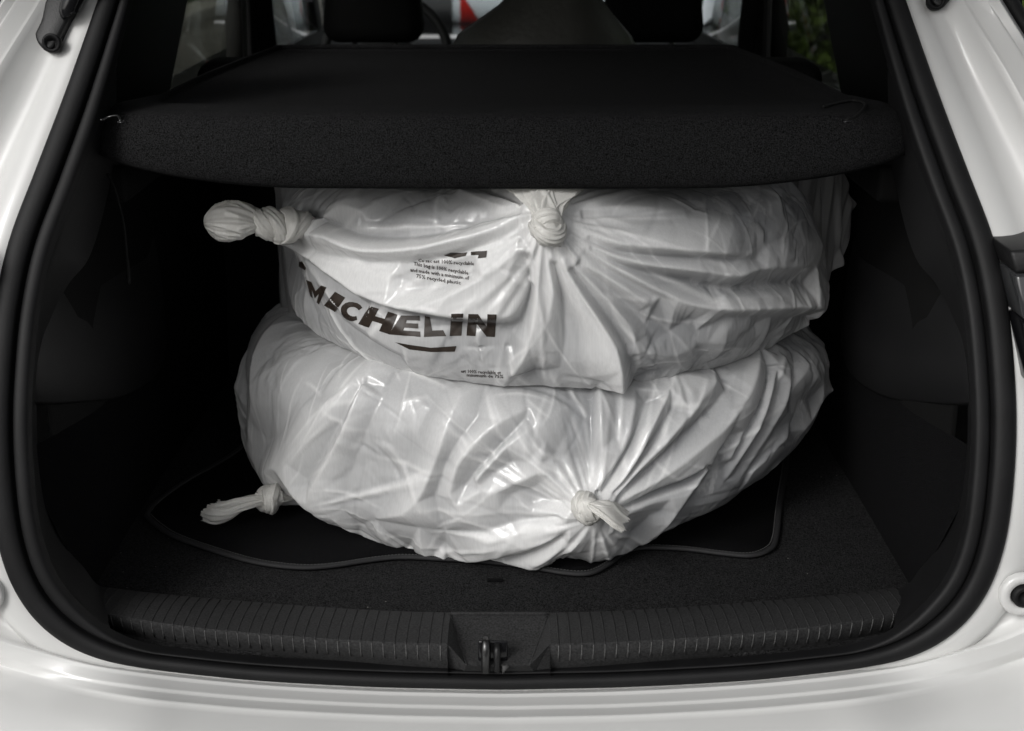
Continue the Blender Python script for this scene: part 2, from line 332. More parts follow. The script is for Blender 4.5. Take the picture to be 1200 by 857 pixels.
# luggage bay ------------------------------------------------------------------
FZ = -.03
bay = []
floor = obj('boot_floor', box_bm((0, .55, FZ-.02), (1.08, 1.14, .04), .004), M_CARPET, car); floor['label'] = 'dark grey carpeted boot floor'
for sgn in (1, -1):
    # lower carpeted wall, wheel-arch pocket cover above, upper trim to the window line
    ys = np.linspace(.105, 1.08, 30)
    def wall(y, z):
        base = np.interp(y, [.1, .14, .26, .5, 1.1], [.578, .572, .534, .518, .50]); k = min(1, max(0, (z+.03)/.2)); k = k*k*(3-2*k)
        return np.array([sgn*(.524*(1-k)+base*k-.03*max(0, y-.5)*(1-k)), y, z])
    lowz = np.linspace(-.035, .17, 12); rows = [[wall(y, z) for y in ys] for z in lowz]
    # flare to meet the trim ring at the mouth
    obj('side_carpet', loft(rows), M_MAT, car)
    upz = np.linspace(.165, .47, 12)
    obj('side_trim', loft([[wall(max(y, .16), z) for y in ys] for z in upz]), M_DARK, car)
    # wheel-arch cover with rounded lower edge
    le = catmull([at_x(x, y, X) for x, y, X in [(1148,470,.582),(1133,475,.567),(1090,474,.545),(1040,468,.523),(1005,450,.511),(990,430,.508),(985,405,.508)]], 40); le[:, 0] *= sgn
    zz = [(.012, 0), (.003, .0015), (0, .005), (0, .06), (.002, .11), (.006, .16), (.02, .20)]
    obj('wheel_arch_cover', loft([le+np.array([sgn*a, 0, b]) for a, b in zz]), M_TRIM, car)
    # shelf ledge
    obj('shelf_ledge', box_bm((sgn*.525, .68, .462), (.09, .76, .05), .008), M_DARK, car)
    # lashing eye
    if sgn > 0: continue
    e = at_x(70, 395, -.556)
    obj('lashing_eye', sweep([e+np.array([0, .010*math.cos(a), .014*math.sin(a)]) for a in np.linspace(0, 2*math.pi, 20, endpoint=False)], .0022, 8, closed=True), M_METAL if False else M_TRIM, car)
# rear seat backs
for cx_, wd in ((-.32, .44), (.13, .46), (.46, .19)):
    bm = box_bm((cx_, 1.05, .24), (wd-.004, .13, .60), .03, 4)
    sb = obj('rear_seat_back', bm, M_SEAT, car)
# cabin ------------------------------------------------------------------------
def glass(name, col, dens):
    m = bpy.data.materials.new(name); m.use_nodes = True; N, L = m.node_tree.nodes, m.node_tree.links
    for n in list(N):
        if n.type == 'BSDF_PRINCIPLED': N.remove(n)
    t = N.new('ShaderNodeBsdfTransparent'); t.inputs[0].default_value = (*col, 1); g = N.new('ShaderNodeBsdfGlossy'); g.inputs['Roughness'].default_value = .02
    mx = N.new('ShaderNodeMixShader'); lw = N.new('ShaderNodeLayerWeight'); lw.inputs[0].default_value = .5; fr = N.new('ShaderNodeMath'); fr.operation = 'POWER'; fr.inputs[1].default_value = 5.; L.new(lw.outputs['Facing'], fr.inputs[0])
    L.new(fr.outputs[0], mx.inputs[0]); L.new(t.outputs[0], mx.inputs[1]); L.new(g.outputs[0], mx.inputs[2]); L.new(mx.outputs[0], N['Material Output'].inputs[0]); return m
M_TINT = glass('privacy_glass', (.72, .73, .70), 0); M_CLEAR = glass('clear_glass', (.93, .95, .945), 0)
for sgn in (1, -1):
    X = sgn*.60
    def sp(y, z): return Vector((X, y, z))
    def panel(nm, pts, m, th=.05, parent=car): return obj(nm, prism([sp(*p) for p in pts], (sgn, 0, 0), th, .003), m, parent)
    panel('rear_pillar', [(.46, .43), (1.07, .43), (1.07, .478), (1.50, .80), (1.55, .95), (.72, .95), (.55, .75)], M_DARK, .12)
    panel('door_card', [(1.074, -.2), (1.86, -.2), (1.86, .444), (1.074, .476)], M_DARK, .02)
    panel('door_card', [(2.154, -.2), (3.6, -.2), (3.6, .40), (2.154, .43)], M_DARK, .02)
    panel('door_pillar', [(1.864, -.2), (2.15, -.2), (2.15, .43), (2.19, .95), (1.95, .95)], M_DARK, .03)
    panel('pillar_cover', [(1.80, .45), (1.855, .45), (1.93, .95), (1.87, .95)], M_GREYTRIM, .04)
    panel('windscreen_pillar', [(3.10, .41), (3.22, .41), (2.75, .95), (2.62, .95)], M_DARK, .07)
    panel('side_window', [(1.08, .482), (1.795, .452), (1.865, .94), (1.545, .94), (1.49, .80)], M_TINT, .004)
    panel('side_window', [(2.16, .432), (3.09, .414), (2.62, .94), (2.20, .94)], M_CLEAR, .004)
    belt = [np.array([X*.985, 1.98, .93]), np.array([X*.97, 1.99, .6]), np.array([X*.95, 2.02, .3])]
    obj('seat_belt', sweep(catmull(belt, 12), .022, 8, flat=.08), M_SEAT, car)
roof = obj('roof', box_bm((0, 1.95, .985), (1.30, 2.5, .05), .02), M_PAINT, car)
obj('headliner', box_bm((0, 1.95, .945), (1.20, 2.4, .02)), M_DARK, car)
obj('cabin_floor', box_bm((0, 2.4, -.33), (1.5, 3.6, .05)), M_DARK, car)
obj('boot_well', box_bm((0, .55, -.20), (1.25, 1.1, .24)), M_DARK, car)
obj('dashboard', box_bm((0, 3.15, .20), (1.30, .40, .34), .06, 4), M_DARK, car)
obj('bonnet', box_bm((0, 3.85, .15), (1.50, .95, .30), .08, 4), M_PAINT, car)
bm = prism([Vector((-.60, 3.25, .385)), Vector((.60, 3.25, .385)), Vector((.56, 2.70, .95)), Vector((-.56, 2.70, .95))], (0, .7, .7), .005); obj('windscreen', bm, M_CLEAR, car)
sel = np.nonzero(END[:, 2] < .42)[0]
e0 = END[sel]; e1 = far[sel]
obj('side_panel', loft([e0, e0*.7+e1*.3, e0*.3+e1*.7, e1]), M_PAINT, car)
# front seats
for sx_ in (-.33, .36):
    st = obj('front_seat', box_bm((sx_, 2.12, .08), (.50, .16, .74), .06, 5), M_SEAT, car)
    bm = box_bm((sx_, 2.12, .57), (.25, .11, .20), .04, 5)
    for v in bm.verts: v.co.x = sx_+(v.co.x-sx_)*(1.0-.18*max(0, (v.co.z-.57))/.1); v.co.y -= .02*math.cos((v.co.x-sx_)*10)
    hr = obj('headrest', bm, M_SEAT, st)
    for k in (-.05, .05): obj('headrest_post', sweep([(sx_+k, 2.12, .42), (sx_+k, 2.12, .50)], .007, 8), M_METAL, hr)
wc = np.array([-.36, 2.78, .36])
wh = obj('steering_wheel', sweep([wc+np.array([.185*math.cos(a), .06*math.sin(a), .175*math.sin(a)]) for a in np.linspace(0, 2*math.pi, 40, endpoint=False)], .015, 10, closed=True), M_DARK, car)
obj('hub', box_bm(tuple(wc), (.16, .05, .10), .02), M_DARK, wh)
# open tailgate, hinged at the roof, standing above and behind the opening
gate = []
gy = [(.72, .985), (.30, 1.12), (-.10, 1.24), (-.42, 1.30), (-.56, 1.24), (-.60, 1.16)]
rows = []
for (y, z) in gy:
    hw = .56+.06*min(1, (.72-y)/.9); rows.append([np.array([x*hw, y, z+.03*(1-x*x)]) for x in np.linspace(-1, 1, 24)])
tg = obj('tailgate', loft(rows), M_PAINT, car)
sm = tg.modifiers.new('thick', 'SOLIDIFY'); sm.thickness = .02; sm.offset = 1
inn = [[p+np.array([0, -.005, -.022]) for p in r] for r in rows]
lin = obj('lining', loft(inn), M_DARK, tg)
# ---------------------------------------------------------------- parcel shelf
SZ = .570
shelf = thing('parcel_shelf', 'black felt parcel shelf resting on the bagged tyres in the boot', 'parcel shelf', (0, .6, .484))
half = [(0,.150),(.10,.150),(.20,.152),(.30,.155),(.39,.163),(.445,.175),(.480,.192),(.498,.216),(.503,.245),(.496,.275),(.478,.305),(.460,.34),(.458,.42),(.450,.58),(.43,.80),(.405,.98),(.38,1.0),(.28,1.005),(0,1.005)]
h_ = np.array(half); full = np.vstack([h_, (h_*[-1, 1])[::-1][1:-1]])
full = np.vstack([full, full[:1]]); ol = catmull(full, 361)[:-1]
tn = np.roll(ol, -1, 0)-np.roll(ol, 1, 0); tn /= np.linalg.norm(tn, axis=1, keepdims=True); nin = np.stack([-tn[:, 1], tn[:, 0]], 1)
if ((ol[0]+nin[0]*.1)[1] < ol[0][1]): nin = -nin
front = np.clip((.62-ol[:, 1])/.3, 0, 1)[:, None]
slim = np.clip((np.abs(ol[:, 0])-.34)/.10, 0, 1); slim = np.maximum(slim, np.clip((ol[:, 1]-.2)/.1, 0, 1)); slim = 1-.72*slim*slim*(3-2*slim)
e_ = np.clip((np.abs(ol[:, 0])-.22)/.27, 0, 1); endthin = 1-.36*e_*e_
def lay(d, z): 
    q = ol+nin*(np.where(d > .02, .02+(d-.02)*slim, d))[:, None]; return np.column_stack([q, SZ+z*np.where(z < -.02, (.35+.65*front[:, 0])*endthin, 1.0)])
inner_half = [(0,.262),(.09,.262),(.18,.262),(.27,.263),(.35,.266),(.395,.270),(.418,.280),(.428,.295),(.432,.312),(.434,.33),(.434,.345),(.434,.36),(.432,.43),(.425,.58),(.405,.80),(.385,.965),(.365,.985),(.27,.99),(0,.99)]
g_ = np.array(inner_half); gf = np.vstack([g_, (g_*[-1, 1])[::-1][1:-1]]); gf = np.vstack([gf, gf[:1]]); il = catmull(gf, 361)[:-1]
prof = [(.022, -.070), (.016, -.082), (.009, -.086), (.003, -.080), (0, -.068), (.002, -.045), (.007, -.024), (.013, -.010), (.019, -.003)]
rows = [lay(d, z) for d, z in prof]; rim_ = rows[-1][:, :2]
for t, z in ((.25, .0005), (.55, .0014), (.85, .0008), (.96, -.0005), (1.0, -.003), (1.03, -.0055), (1.06, -.0065)): rows.append(np.column_stack([rim_+(il-rim_)*t, np.full(360, SZ+z)]))
def fill(row, z, k):
    # shrink towards the long axis, so that rings stay inside the outline
    c = np.column_stack([row[:, 0]*0, np.clip(row[:, 1], .45, .75), np.full(len(row), z)]); q = row*k+c*(1-k); q[:, 2] = z; return q
rows += [fill(rows[-1], SZ-.007, k) for k in (.8, .55, .3, .1, .0)]
bot = rows[0]; rows = [fill(bot, SZ-.045, k) for k in (0., .3, .6, .9)]+rows
sp_ = loft(rows, closed_u=True)
board = obj('board', sp_, M_SHELF, shelf); board['label'] = 'felt covered shelf board with rolled front edge'
gl = at_z(143, 141, SZ+.004)
obj('hook', sweep(catmull([at_z(118, 141, SZ+.001), at_z(128, 137, SZ+.004), at_z(138, 136, SZ+.006), at_z(141, 142, SZ+.003)], 16), .0012, 8), M_METAL, shelf)
obj('eyelet', sweep([gl+np.array([.004*math.cos(a), .004*math.sin(a), -.002]) for a in np.linspace(0, 2*math.pi, 14, endpoint=False)], .0014, 6, closed=True), M_GLOSS, shelf)
cz = SZ+.0035
obj('cord', sweep(catmull([at_z(x, y, cz) for x, y in [(965,125),(980,121),(996,118),(1008,119),(1014,123),(1010,130),(1002,137),(992,141)]], 40), .0018, 8), M_CORD, shelf)
obj('eyelet', sweep([at_z(992, 142, SZ+.002)+np.array([.004*math.cos(a), .004*math.sin(a), 0]) for a in np.linspace(0, 2*math.pi, 14, endpoint=False)], .0014, 6, closed=True), M_GLOSS, shelf)
yc = .26
obj('cord', sweep(catmull([at_y(x, y, yc) for x, y in [(126,203),(133,218),(139,236),(145,262),(148,290),(149,304)]], 30), .0017, 8), M_CORD, shelf)
obj('cord_end', sweep(catmull([at_y(149,303, yc), at_y(150,312, yc), at_y(151,333, yc)], 10), [.0014]+[.0024]*9, 8), M_CORD, shelf)
# ---------------------------------------------------------------- boot mat
mo = [(172,605),(184,616),(205,629),(250,645),(300,659),(350,665),(390,663),(430,657),(470,653),(520,655),(570,658),(620,664),(660,671),(690,672),(712,662),(728,650),(750,642),(800,643),(850,649),(880,651),(900,645),(909,632),(914,590),(921,545),(925,500),(926,470)]
mp = [at_z(x, y, FZ+.006)[:2] for x, y in mo]+[np.array([.40, .96]), np.array([0, .97]), np.array([-.36, .94])]+[at_z(x, y, FZ+.006)[:2] for x, y in [(285,523),(215,566),(180,592)]]
mp = np.array(mp+[mp[0]]); mo_ = catmull(mp, 241)[:-1]; mc = mo_.mean(0)
mat_t = thing('boot_mat', 'black velour boot mat with grey stitched edge lying under the lower bag', 'mat', (0, .5, FZ))
rowm = [np.column_stack([mo_, np.full(240, FZ+.001)]), np.column_stack([mo_, np.full(240, FZ+.006)]), np.column_stack([mc+(mo_-mc)*.5, np.full(240, FZ+.0065)]), np.column_stack([mc+(mo_-mc)*.01, np.full(240, FZ+.0065)])]
obj('pile', loft(rowm, closed_u=True), M_MAT, mat_t)
bd = obj('binding', sweep(np.column_stack([mo_, np.full(240, FZ+.0062)]), .0043, 8, closed=True, flat=.7), M_BIND, mat_t)
def arc_resample(P, step):
    d = np.r_[0, np.cumsum(np.linalg.norm(np.diff(P, axis=0), axis=1))]; n = int(d[-1]/step); t = np.arange(n)*step
    return np.stack([np.interp(t, d, P[:, k]) for k in range(P.shape[1])], 1)
stp = arc_resample(np.column_stack([mc+(mo_-mc)*.988, np.full(240, FZ+.0089)]), .0045)
bm = bmesh.new()
for k in range(0, len(stp)-1):
    if stp[k][1] > .66: continue
    a, b = stp[k], stp[k]+(stp[k+1]-stp[k])*.6; d = b-a; n_ = np.array([-d[1], d[0], 0]); n_ = n_/(np.linalg.norm(n_)+1e-9)*.0005
    vv = [bm.verts.new(Vector(p)) for p in (a+n_, b+n_, b-n_, a-n_)]; top = [bm.verts.new(v.co+Vector((0, 0, .0006))) for v in vv]
    bm.faces.new(top)
    for i in range(4): bm.faces.new((vv[i], vv[(i+1) % 4], top[(i+1) % 4], top[i]))
so = obj('stitching', bm, mat('stitch_thread', (.07, .07, .07), .8), bd); so['kind'] = 'stuff'
# fabric tab at the carpet edge
tb = at_z(580, 680, FZ+.002); tabm = obj('pull_tab', box_bm((tb[0], tb[1], tb[2]), (.020, .008, .002), .0008), M_MAT, car)
# ---------------------------------------------------------------- plastic bags
def vnoise(x, y, seed):
    rs = np.random.RandomState(seed); tab = rs.rand(64, 64)
    xi = np.floor(x).astype(int); yi = np.floor(y).astype(int); fx = x-xi; fy = y-yi
    fx = fx*fx*(3-2*fx); fy = fy*fy*(3-2*fy)
    g = lambda a, b: tab[a % 64, b % 64]
    return (g(xi, yi)*(1-fx)+g(xi+1, yi)*fx)*(1-fy)+(g(xi, yi+1)*(1-fx)+g(xi+1, yi+1)*fx)*fy

class BagShape:
    """A tyre-shaped drum of plastic film; (u, v) grid: u round the drum, v from top centre to bottom centre."""
    def __init__(s, c, rx, ry, z0, z1, rho, seed, squash=None):
        s.c, s.rx, s.ry, s.z0, s.z1, s.rho, s.seed, s.squash = c, rx, ry, z0, z1, rho, seed, squash
        H = z1-z0; R = .5*(rx+ry)
        fr = np.linspace(-math.radians(112), math.radians(112), 960); s.nf = 960
        bk = np.linspace(math.radians(112), math.radians(248), 42)[1:-1]
        s.u = np.concatenate([fr, bk]); s.nu = len(s.u)
        # profile (r fraction inset, z, arc)
        prof = []
        for t in np.linspace(0, 1, 9)[:-1]: prof.append((R-rho-(1-t)*(R-rho)*.995, z1))
        ns = 80
        for k in range(ns):
            a = math.pi/2*(1-k/ns); prof.append((R-rho+rho*math.cos(a), z1-rho+rho*math.sin(a)))
        nm = 48
        for k in range(nm): prof.append((R, z1-rho-(H-2*rho)*k/nm))
        for k in range(ns+1):
            a = -math.pi/2*k/ns; prof.append((R-rho+rho*math.cos(a), z0+rho+rho*math.sin(a)))
        for t in np.linspace(1, 0, 7)[1:]: prof.append((.002+(R-rho)*t, z0))
        s.prof = np.array(prof); s.nv = len(prof); s.R = R
        d = np.r_[0, np.cumsum(np.hypot(*np.diff(s.prof, axis=0).T))]
        mid = np.interp((z0+z1)/2, s.prof[::-1, 1], d[::-1]) if False else d[len(prof)//2-2]
        s.b = d[np.argmin(np.abs(s.prof[:, 1]-(z0+z1)/2)+(s.prof[:, 0] < R-1e-6))]-d
        s.A, s.B = np.meshgrid(s.u*R, s.b, indexing='ij')
        U, Rr = np.meshgrid(s.u, s.prof[:, 0], indexing='ij'); _, Z = np.meshgrid(s.u, s.prof[:, 1], indexing='ij')
        s.P = np.stack([c[0]+Rr*np.sin(U)*rx/R, c[1]-Rr*np.cos(U)*ry/R, Z], -1)
        s.N = s.normals(s.P)
    def normals(s, P):
        du = np.roll(P, -1, 0)-np.roll(P, 1, 0)
        dv = np.empty_like(P); dv[:, 1:-1] = P[:, 2:]-P[:, :-2]; dv[:, 0] = P[:, 1]-P[:, 0]; dv[:, -1] = P[:, -1]-P[:, -2]
        n = np.cross(dv, du); n /= np.linalg.norm(n, axis=-1, keepdims=True)+1e-12
        # outward = away from axis centre
        cen = np.array([s.c[0], s.c[1], (s.z0+s.z1)/2]); 
        if (n*(P-cen)).sum() < 0: n = -n
        return n
    def px2ab(s, px, py):
        """image point of the photograph -> (a, b) on the drum's skin, by casting a ray at the undeformed drum"""
        o, d = np.array(CAM), np.array(ray(px, py)); best = None
        t = np.linspace(1.3, 2.8, 1500); q = o+t[:, None]*d
        e = np.hypot((q[:, 0]-s.c[0])/s.rx, (q[:, 1]-s.c[1])/s.ry)*s.R
        zc = (s.z0+s.z1)/2; hh = (s.z1-s.z0)/2
        dx = np.maximum(e-(s.R-s.rho), 0); dz = np.maximum(np.abs(q[:, 2]-zc)-(hh-s.rho), 0)
        sd = np.hypot(dx, dz)-s.rho
        k = np.argmax(sd < 0) if (sd < 0).any() else int(np.argmin(sd))
        p = q[k]; u = math.atan2((p[0]-s.c[0])/s.rx, -(p[1]-s.c[1])/s.ry)
        rr = e[k]; j = np.argmin(np.hypot(s.prof[:, 0]-rr, s.prof[:, 1]-p[2]))
        return u*s.R, s.b[j]

def raster(s, V, tris, hv):
    """heights of a triangle net, read at the drum's grid points"""
    nf = s.nf; av = s.A[:nf, 0]; bv = s.b; bo = bv[::-1]; h = np.zeros(s.A.shape)
    for tr in tris:
        p = V[tr]; i0, i1 = np.searchsorted(av, (p[:, 0].min(), p[:, 0].max())); j0, j1 = np.searchsorted(bo, (p[:, 1].min(), p[:, 1].max()))
        if i1 <= i0 or j1 <= j0: continue
        aa = av[i0:i1][:, None]; bb = bo[j0:j1][None]
        (x0, y0), (x1, y1), (x2, y2) = p; dt = (y1-y2)*(x0-x2)+(x2-x1)*(y0-y2)
        if abs(dt) < 1e-14: continue
        l0 = ((y1-y2)*(aa-x2)+(x2-x1)*(bb-y2))/dt; l1 = ((y2-y0)*(aa-x2)+(x0-x2)*(bb-y2))/dt; l2 = 1-l0-l1
        ins = (l0 >= -1e-6) & (l1 >= -1e-6) & (l2 >= -1e-6); val = l0*hv[tr[0]]+l1*hv[tr[1]]+l2*hv[tr[2]]
        sub = h[i0:i1, :][:, ::-1]; blk = sub[:, j0:j1]; blk[ins] = val[ins]
    return h

def film_height(s, lines, spots, knots, smooth=2, gain=1., slack=.2):
    """height field of the film over the drum: ridge and valley lines (a, b, h) joined by flat facets, as creased film falls"""
    rs = np.random.RandomState(s.seed); pts = []; edges = []
    for L in lines:
        L = np.array(L); C = catmull(L, 4*len(L)); d = np.r_[0, np.cumsum(np.hypot(*np.diff(C[:, :2], axis=0).T))]
        n = max(2, int(d[-1]/.007)+1)
        t = np.linspace(0, d[-1], n)
        q = np.stack([np.interp(t, d, C[:, k]) for k in range(3)], 1)
        edges += [(len(pts)+k, len(pts)+k+1) for k in range(n-1)]; pts += [tuple(p) for p in q]
    pts += list(spots)
    T = np.array(pts); T[:, 2] *= gain; lo_b, hi_b = s.b.min(), s.b.max(); amax = s.u.max()*s.R
    amin = s.u.min()*s.R
    for k in range(2600):                                   # loose facets wherever no fold was set
        a = rs.uniform(amin, amax); b = rs.uniform(-.21, .21)
        if np.min(np.hypot(T[:, 0]-a, T[:, 1]-b)) > .026:
            T = np.vstack([T, (a, b, rs.uniform(-.001, .006) if abs(b) < .2 else 0)])
    ea = np.linspace(amin-.05, amax+.05, 30)
    T = np.vstack([T]+[np.stack([ea, np.full(30, v), np.zeros(30)], 1) for v in (lo_b-.02, hi_b+.02, -.25, .25)])
    vs, _, tris, ov, _, _ = geometry.delaunay_2d_cdt([Vector(p[:2]) for p in T], edges, [], 0, 1e-3)
    V = np.array([(v.x, v.y) for v in vs])
    def near(v): d = np.hypot(T[:, 0]-v[0], T[:, 1]-v[1]); i = np.argsort(d)[:4]; w_ = 1/(d[i]+1e-4); return (T[i, 2]*w_).sum()/w_.sum()
    hv = np.array([T[o, 2].mean() if o else near(v) for o, v in zip(ov, V)])
    h = raster(s, V, tris, hv)
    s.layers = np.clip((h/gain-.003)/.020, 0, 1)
    sl = np.clip(.5-s.A/.25, 0, 1); s.layers = np.clip(s.layers+slack*sl*sl*(3-2*sl), 0, 1)      # layer value rises towards one side, making the film paler there
    for (ka, kb, amp, L, n, lift, lr) in knots:             # fine pleats running into each knot, and the cone pulled out to it
        A, B = s.A, s.B; r = np.hypot(A-ka, B-kb)+1e-6; th = np.arctan2(B-kb, A-ka); f = np.zeros(A.shape)
        for k in range(n):
            t0 = rs.uniform(-math.pi, math.pi); w = rs.uniform(.025, .11); a = rs.uniform(.3, 1.); bend = rs.uniform(-1.5, 1.5); ll = rs.uniform(.4, 1.5)
            dt = (th-t0-bend*r+math.pi) % (2*math.pi)-math.pi
            f += a*np.clip(1-np.abs(dt)/w, 0, 1)*np.exp(-(r/(L*ll))**2)
        h += amp*np.minimum(r/.035, 1)*(f-.4)*np.exp(-(r/L)**2)+lift*np.exp(-(r/lr)**1.2)
        g = np.zeros(A.shape)                               # long thin tension lines fanning out from the knot
        for k in range(64):
            t0 = rs.uniform(-math.pi, math.pi); w = rs.uniform(.010, .034); bend = rs.uniform(-.9, .9); r0 = rs.uniform(.02, .14); r1 = r0+rs.uniform(.06, .22)
            dt = (th-t0-bend*r+math.pi) % (2*math.pi)-math.pi
            g += rs.uniform(-.5, 1.)*np.clip(1-np.abs(dt)/w, 0, 1)*np.clip((r-r0)/.03, 0, 1)*np.clip((r1-r)/.05, 0, 1)*w*np.minimum(r, .2)
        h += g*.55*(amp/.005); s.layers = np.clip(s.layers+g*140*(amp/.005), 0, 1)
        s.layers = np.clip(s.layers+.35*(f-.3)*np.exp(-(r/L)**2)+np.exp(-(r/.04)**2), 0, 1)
    # hundreds of short sharp creases, most of them running towards a knot
    av = s.A[:s.nf, 0]; bo = s.b[::-1]; hr = h[:, ::-1]; lr_ = s.layers[:, ::-1]
    for k in range(520):
        a0 = rs.uniform(amin+.1, amax-.1); b0 = rs.uniform(-.17, .17); kn = min(knots, key=lambda q: math.hypot(q[0]-a0, q[1]-b0))
        d0 = math.hypot(kn[0]-a0, kn[1]-b0); th = math.atan2(kn[1]-b0, kn[0]-a0)+rs.normal(0, .22+d0*1.6); ln = rs.uniform(.012, .06)*(1.6 if d0 < .2 else 1); wd = rs.uniform(.0022, .006); am = rs.uniform(-1, 1)*wd*.42; cv = rs.uniform(-6, 6)
        i0, i1 = np.searchsorted(av, (a0-ln-wd, a0+ln+wd)); j0, j1 = np.searchsorted(bo, (b0-ln-wd, b0+ln+wd))
        if i1-i0 < 2 or j1-j0 < 2: continue
        x = av[i0:i1][:, None]-a0; y = bo[j0:j1][None]-b0; u_ = x*math.cos(th)+y*math.sin(th); v_ = -x*math.sin(th)+y*math.cos(th)-cv*u_*u_
        e = np.clip(1-np.abs(v_)/wd, 0, 1)*np.clip(1-(u_/ln)**2, 0, 1)
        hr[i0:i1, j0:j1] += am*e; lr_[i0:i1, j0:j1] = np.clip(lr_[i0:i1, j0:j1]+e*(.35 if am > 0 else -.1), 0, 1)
    # small crinkles: fine facets, strong in some places and pulled flat in others
    for sp_, am in ((.020, .0016), (.010, .0007)):
        nn = int((amax-amin)*.46/sp_**2); q = np.stack([rs.uniform(amin-.02, amax+.02, nn), rs.uniform(-.23, .23, nn)], 1)
        vs, _, tris, ov, _, _ = geometry.delaunay_2d_cdt([Vector(p) for p in q], [], [], 0, 1e-7)
        V = np.array([(v.x, v.y) for v in vs]); msk = np.clip(vnoise(V[:, 0]*9+70, V[:, 1]*9+70, s.seed+5)*3-1.15, .12, 1)
        h += raster(s, V, tris, rs.uniform(-1, 1, len(V))*am*msk)
    k = np.array([1, 2, 1])/4.
    for _ in range(smooth):
        h = (np.roll(h, 1, 0)+2*h+np.roll(h, -1, 0))/4; q = h.copy(); q[:, 1:-1] = (h[:, :-2]+2*h[:, 1:-1]+h[:, 2:])/4; h = q
    return h

def film_points(s, h):
    P = s.P+s.N*h[..., None]; P[..., 2] = np.maximum(P[..., 2], s.z0-.001); return P

def grid_faces(nu, nv):
    i, j = np.meshgrid(np.arange(nu), np.arange(nv-1), indexing='ij'); i2 = (i+1) % nu
    return np.stack([i*nv+j, i*nv+j+1, i2*nv+j+1, i2*nv+j], -1).reshape(-1, 4)

UP = BagShape((.068, .565), .375, .385, .222, .455, .066, 11)
LO = BagShape((.042, .575), .43, .40, -.022, .222, .078, 23)
def trace(s, rows): return [[s.px2ab(x, y)+(h*.001,) for x, y, h in row] for row in rows]
ku = UP.px2ab(640, 268); kl = UP.px2ab(352, 268)
KU = [(ku[0], ku[1], .0045, .17, 70, .012, .022), (kl[0], kl[1], .005, .07, 20, .016, .022)]
FU = trace(UP, [
 # the rolls slung between the two knots, each with its crest and the hollow under it
 [(343,259,16),(364,255,5),(390,260,3),(437,277,2),(500,277,2),(538,271,4),(576,264,8),(612,260,18)],
 [(347,268,26),(390,273,25),(440,287,27),(500,290,28),(560,281,27),(612,271,26)],
 [(349,276,20),(378,290,13),(413,298,11),(451,303,10),(495,303,10),(562,291,12),(611,281,20)],
 [(352,278,22),(378,300,19),(402,316,21),(437,337,23),(465,349,25),(500,356,27),(550,365,25),(597,366,20),(616,345,14),(626,312,18)],
 [(356,292,6),(383,318,3),(420,345,1),(455,361,0),(500,369,0),(550,377,0),(600,379,2),(614,368,4)],
 [(480,332,13),(520,335,11),(560,318,12)], [(500,355,27),(560,325,24),(612,292,26)],
 [(360,285,17),(420,310,17),(470,322,18)],
 # pleats hanging from the front knot
 [(620,300,10),(622,335,6),(612,372,3),(590,405,3)], [(626,296,22),(630,316,22),(627,366,20),(617,407,16),(597,432,12)],
 [(643,299,22),(648,337,21),(641,377,17),(632,410,11)], [(649,305,12),(659,350,8),(662,390,6),(655,430,6)],
 [(654,303,22),(668,345,20),(684,383,16),(682,415,13),(692,440,14)], [(660,300,24),(678,338,25),(697,368,25),(719,410,26),(724,457,28)],
 [(668,310,14),(702,358,9),(731,402,4),(742,442,4)], [(660,297,22),(680,316,20),(712,352,16),(738,388,12),(735,410,8)],
 [(676,304,15),(690,317,11),(712,337,7),(748,370,4),(765,400,3)], [(665,290,22),(704,317,20),(747,347,17),(757,353,14)],
 [(684,297,18),(700,306,13),(740,331,10),(768,346,10)], [(668,286,22),(718,308,20),(762,335,18),(800,351,19),(842,358,21),(900,358,20),(953,357,28)],
 [(690,293,18),(705,300,15),(735,312,9),(770,321,4),(800,327,1),(850,337,0),(900,331,2),(930,330,6)], [(668,281,23),(705,295,20),(747,304,19),(800,312,19),(850,319,18),(889,311,14),(943,310,16)],
 [(688,284,18),(704,290,14),(725,295,9),(770,298,7),(830,300,6),(880,303,6)], [(668,275,21),(715,287,21),(770,291,21),(830,293,17),(874,296,7)],
 [(672,270,20),(700,270,15),(750,272,14),(820,278,13)], [(672,262,20),(720,254,15),(797,251,8)], [(680,262,13),(740,261,10),(800,262,9)], [(664,250,20),(708,236,12),(780,228,3)],
 [(842,366,9),(900,368,8),(940,368,10)], [(840,347,15),(915,343,14)],
 [(903,235,10),(915,275,8),(944,287,18),(946,310,20),(954,357,28)],
 # lower edge of the bag
 [(339,300,10),(338,345,10),(346,369,12),(397,395,8),(430,409,8),(480,425,9),(540,441,10),(611,453,12),(665,460,12),(724,461,18),(770,450,11),(815,437,9),(860,418,9),(890,403,10),(925,386,14),(953,360,28)],
 [(362,297,8),(381,330,7),(409,362,9),(465,402,9),(510,420,8)], [(404,328,3),(451,363,9),(483,390,7),(520,402,5)], [(380,345,3),(420,385,2),(470,415,2)],
 [(597,424,6),(611,452,12)], [(559,389,5),(571,424,8)], [(540,405,1),(600,405,1)], [(700,434,13),(690,445,8)],
 [(752,408,9),(785,415,7),(797,428,7)], [(770,395,3),(805,372,5),(812,398,7)], [(840,397,11),(868,388,6),(880,378,4)], [(780,438,4),(840,415,4)],
 # upper shoulder
 [(352,253,17),(388,259,14),(411,249,16),(432,252,9)], [(345,240,12),(380,238,4)], [(480,262,4),(530,258,5),(560,250,9)],
 [(622,256,26),(603,236,17),(586,222,12)], [(615,262,24),(580,244,12),(540,234,8)], [(610,255,14),(575,232,5)], [(632,250,28),(628,226,20)], [(655,248,24),(675,225,14)],
])
SU = []
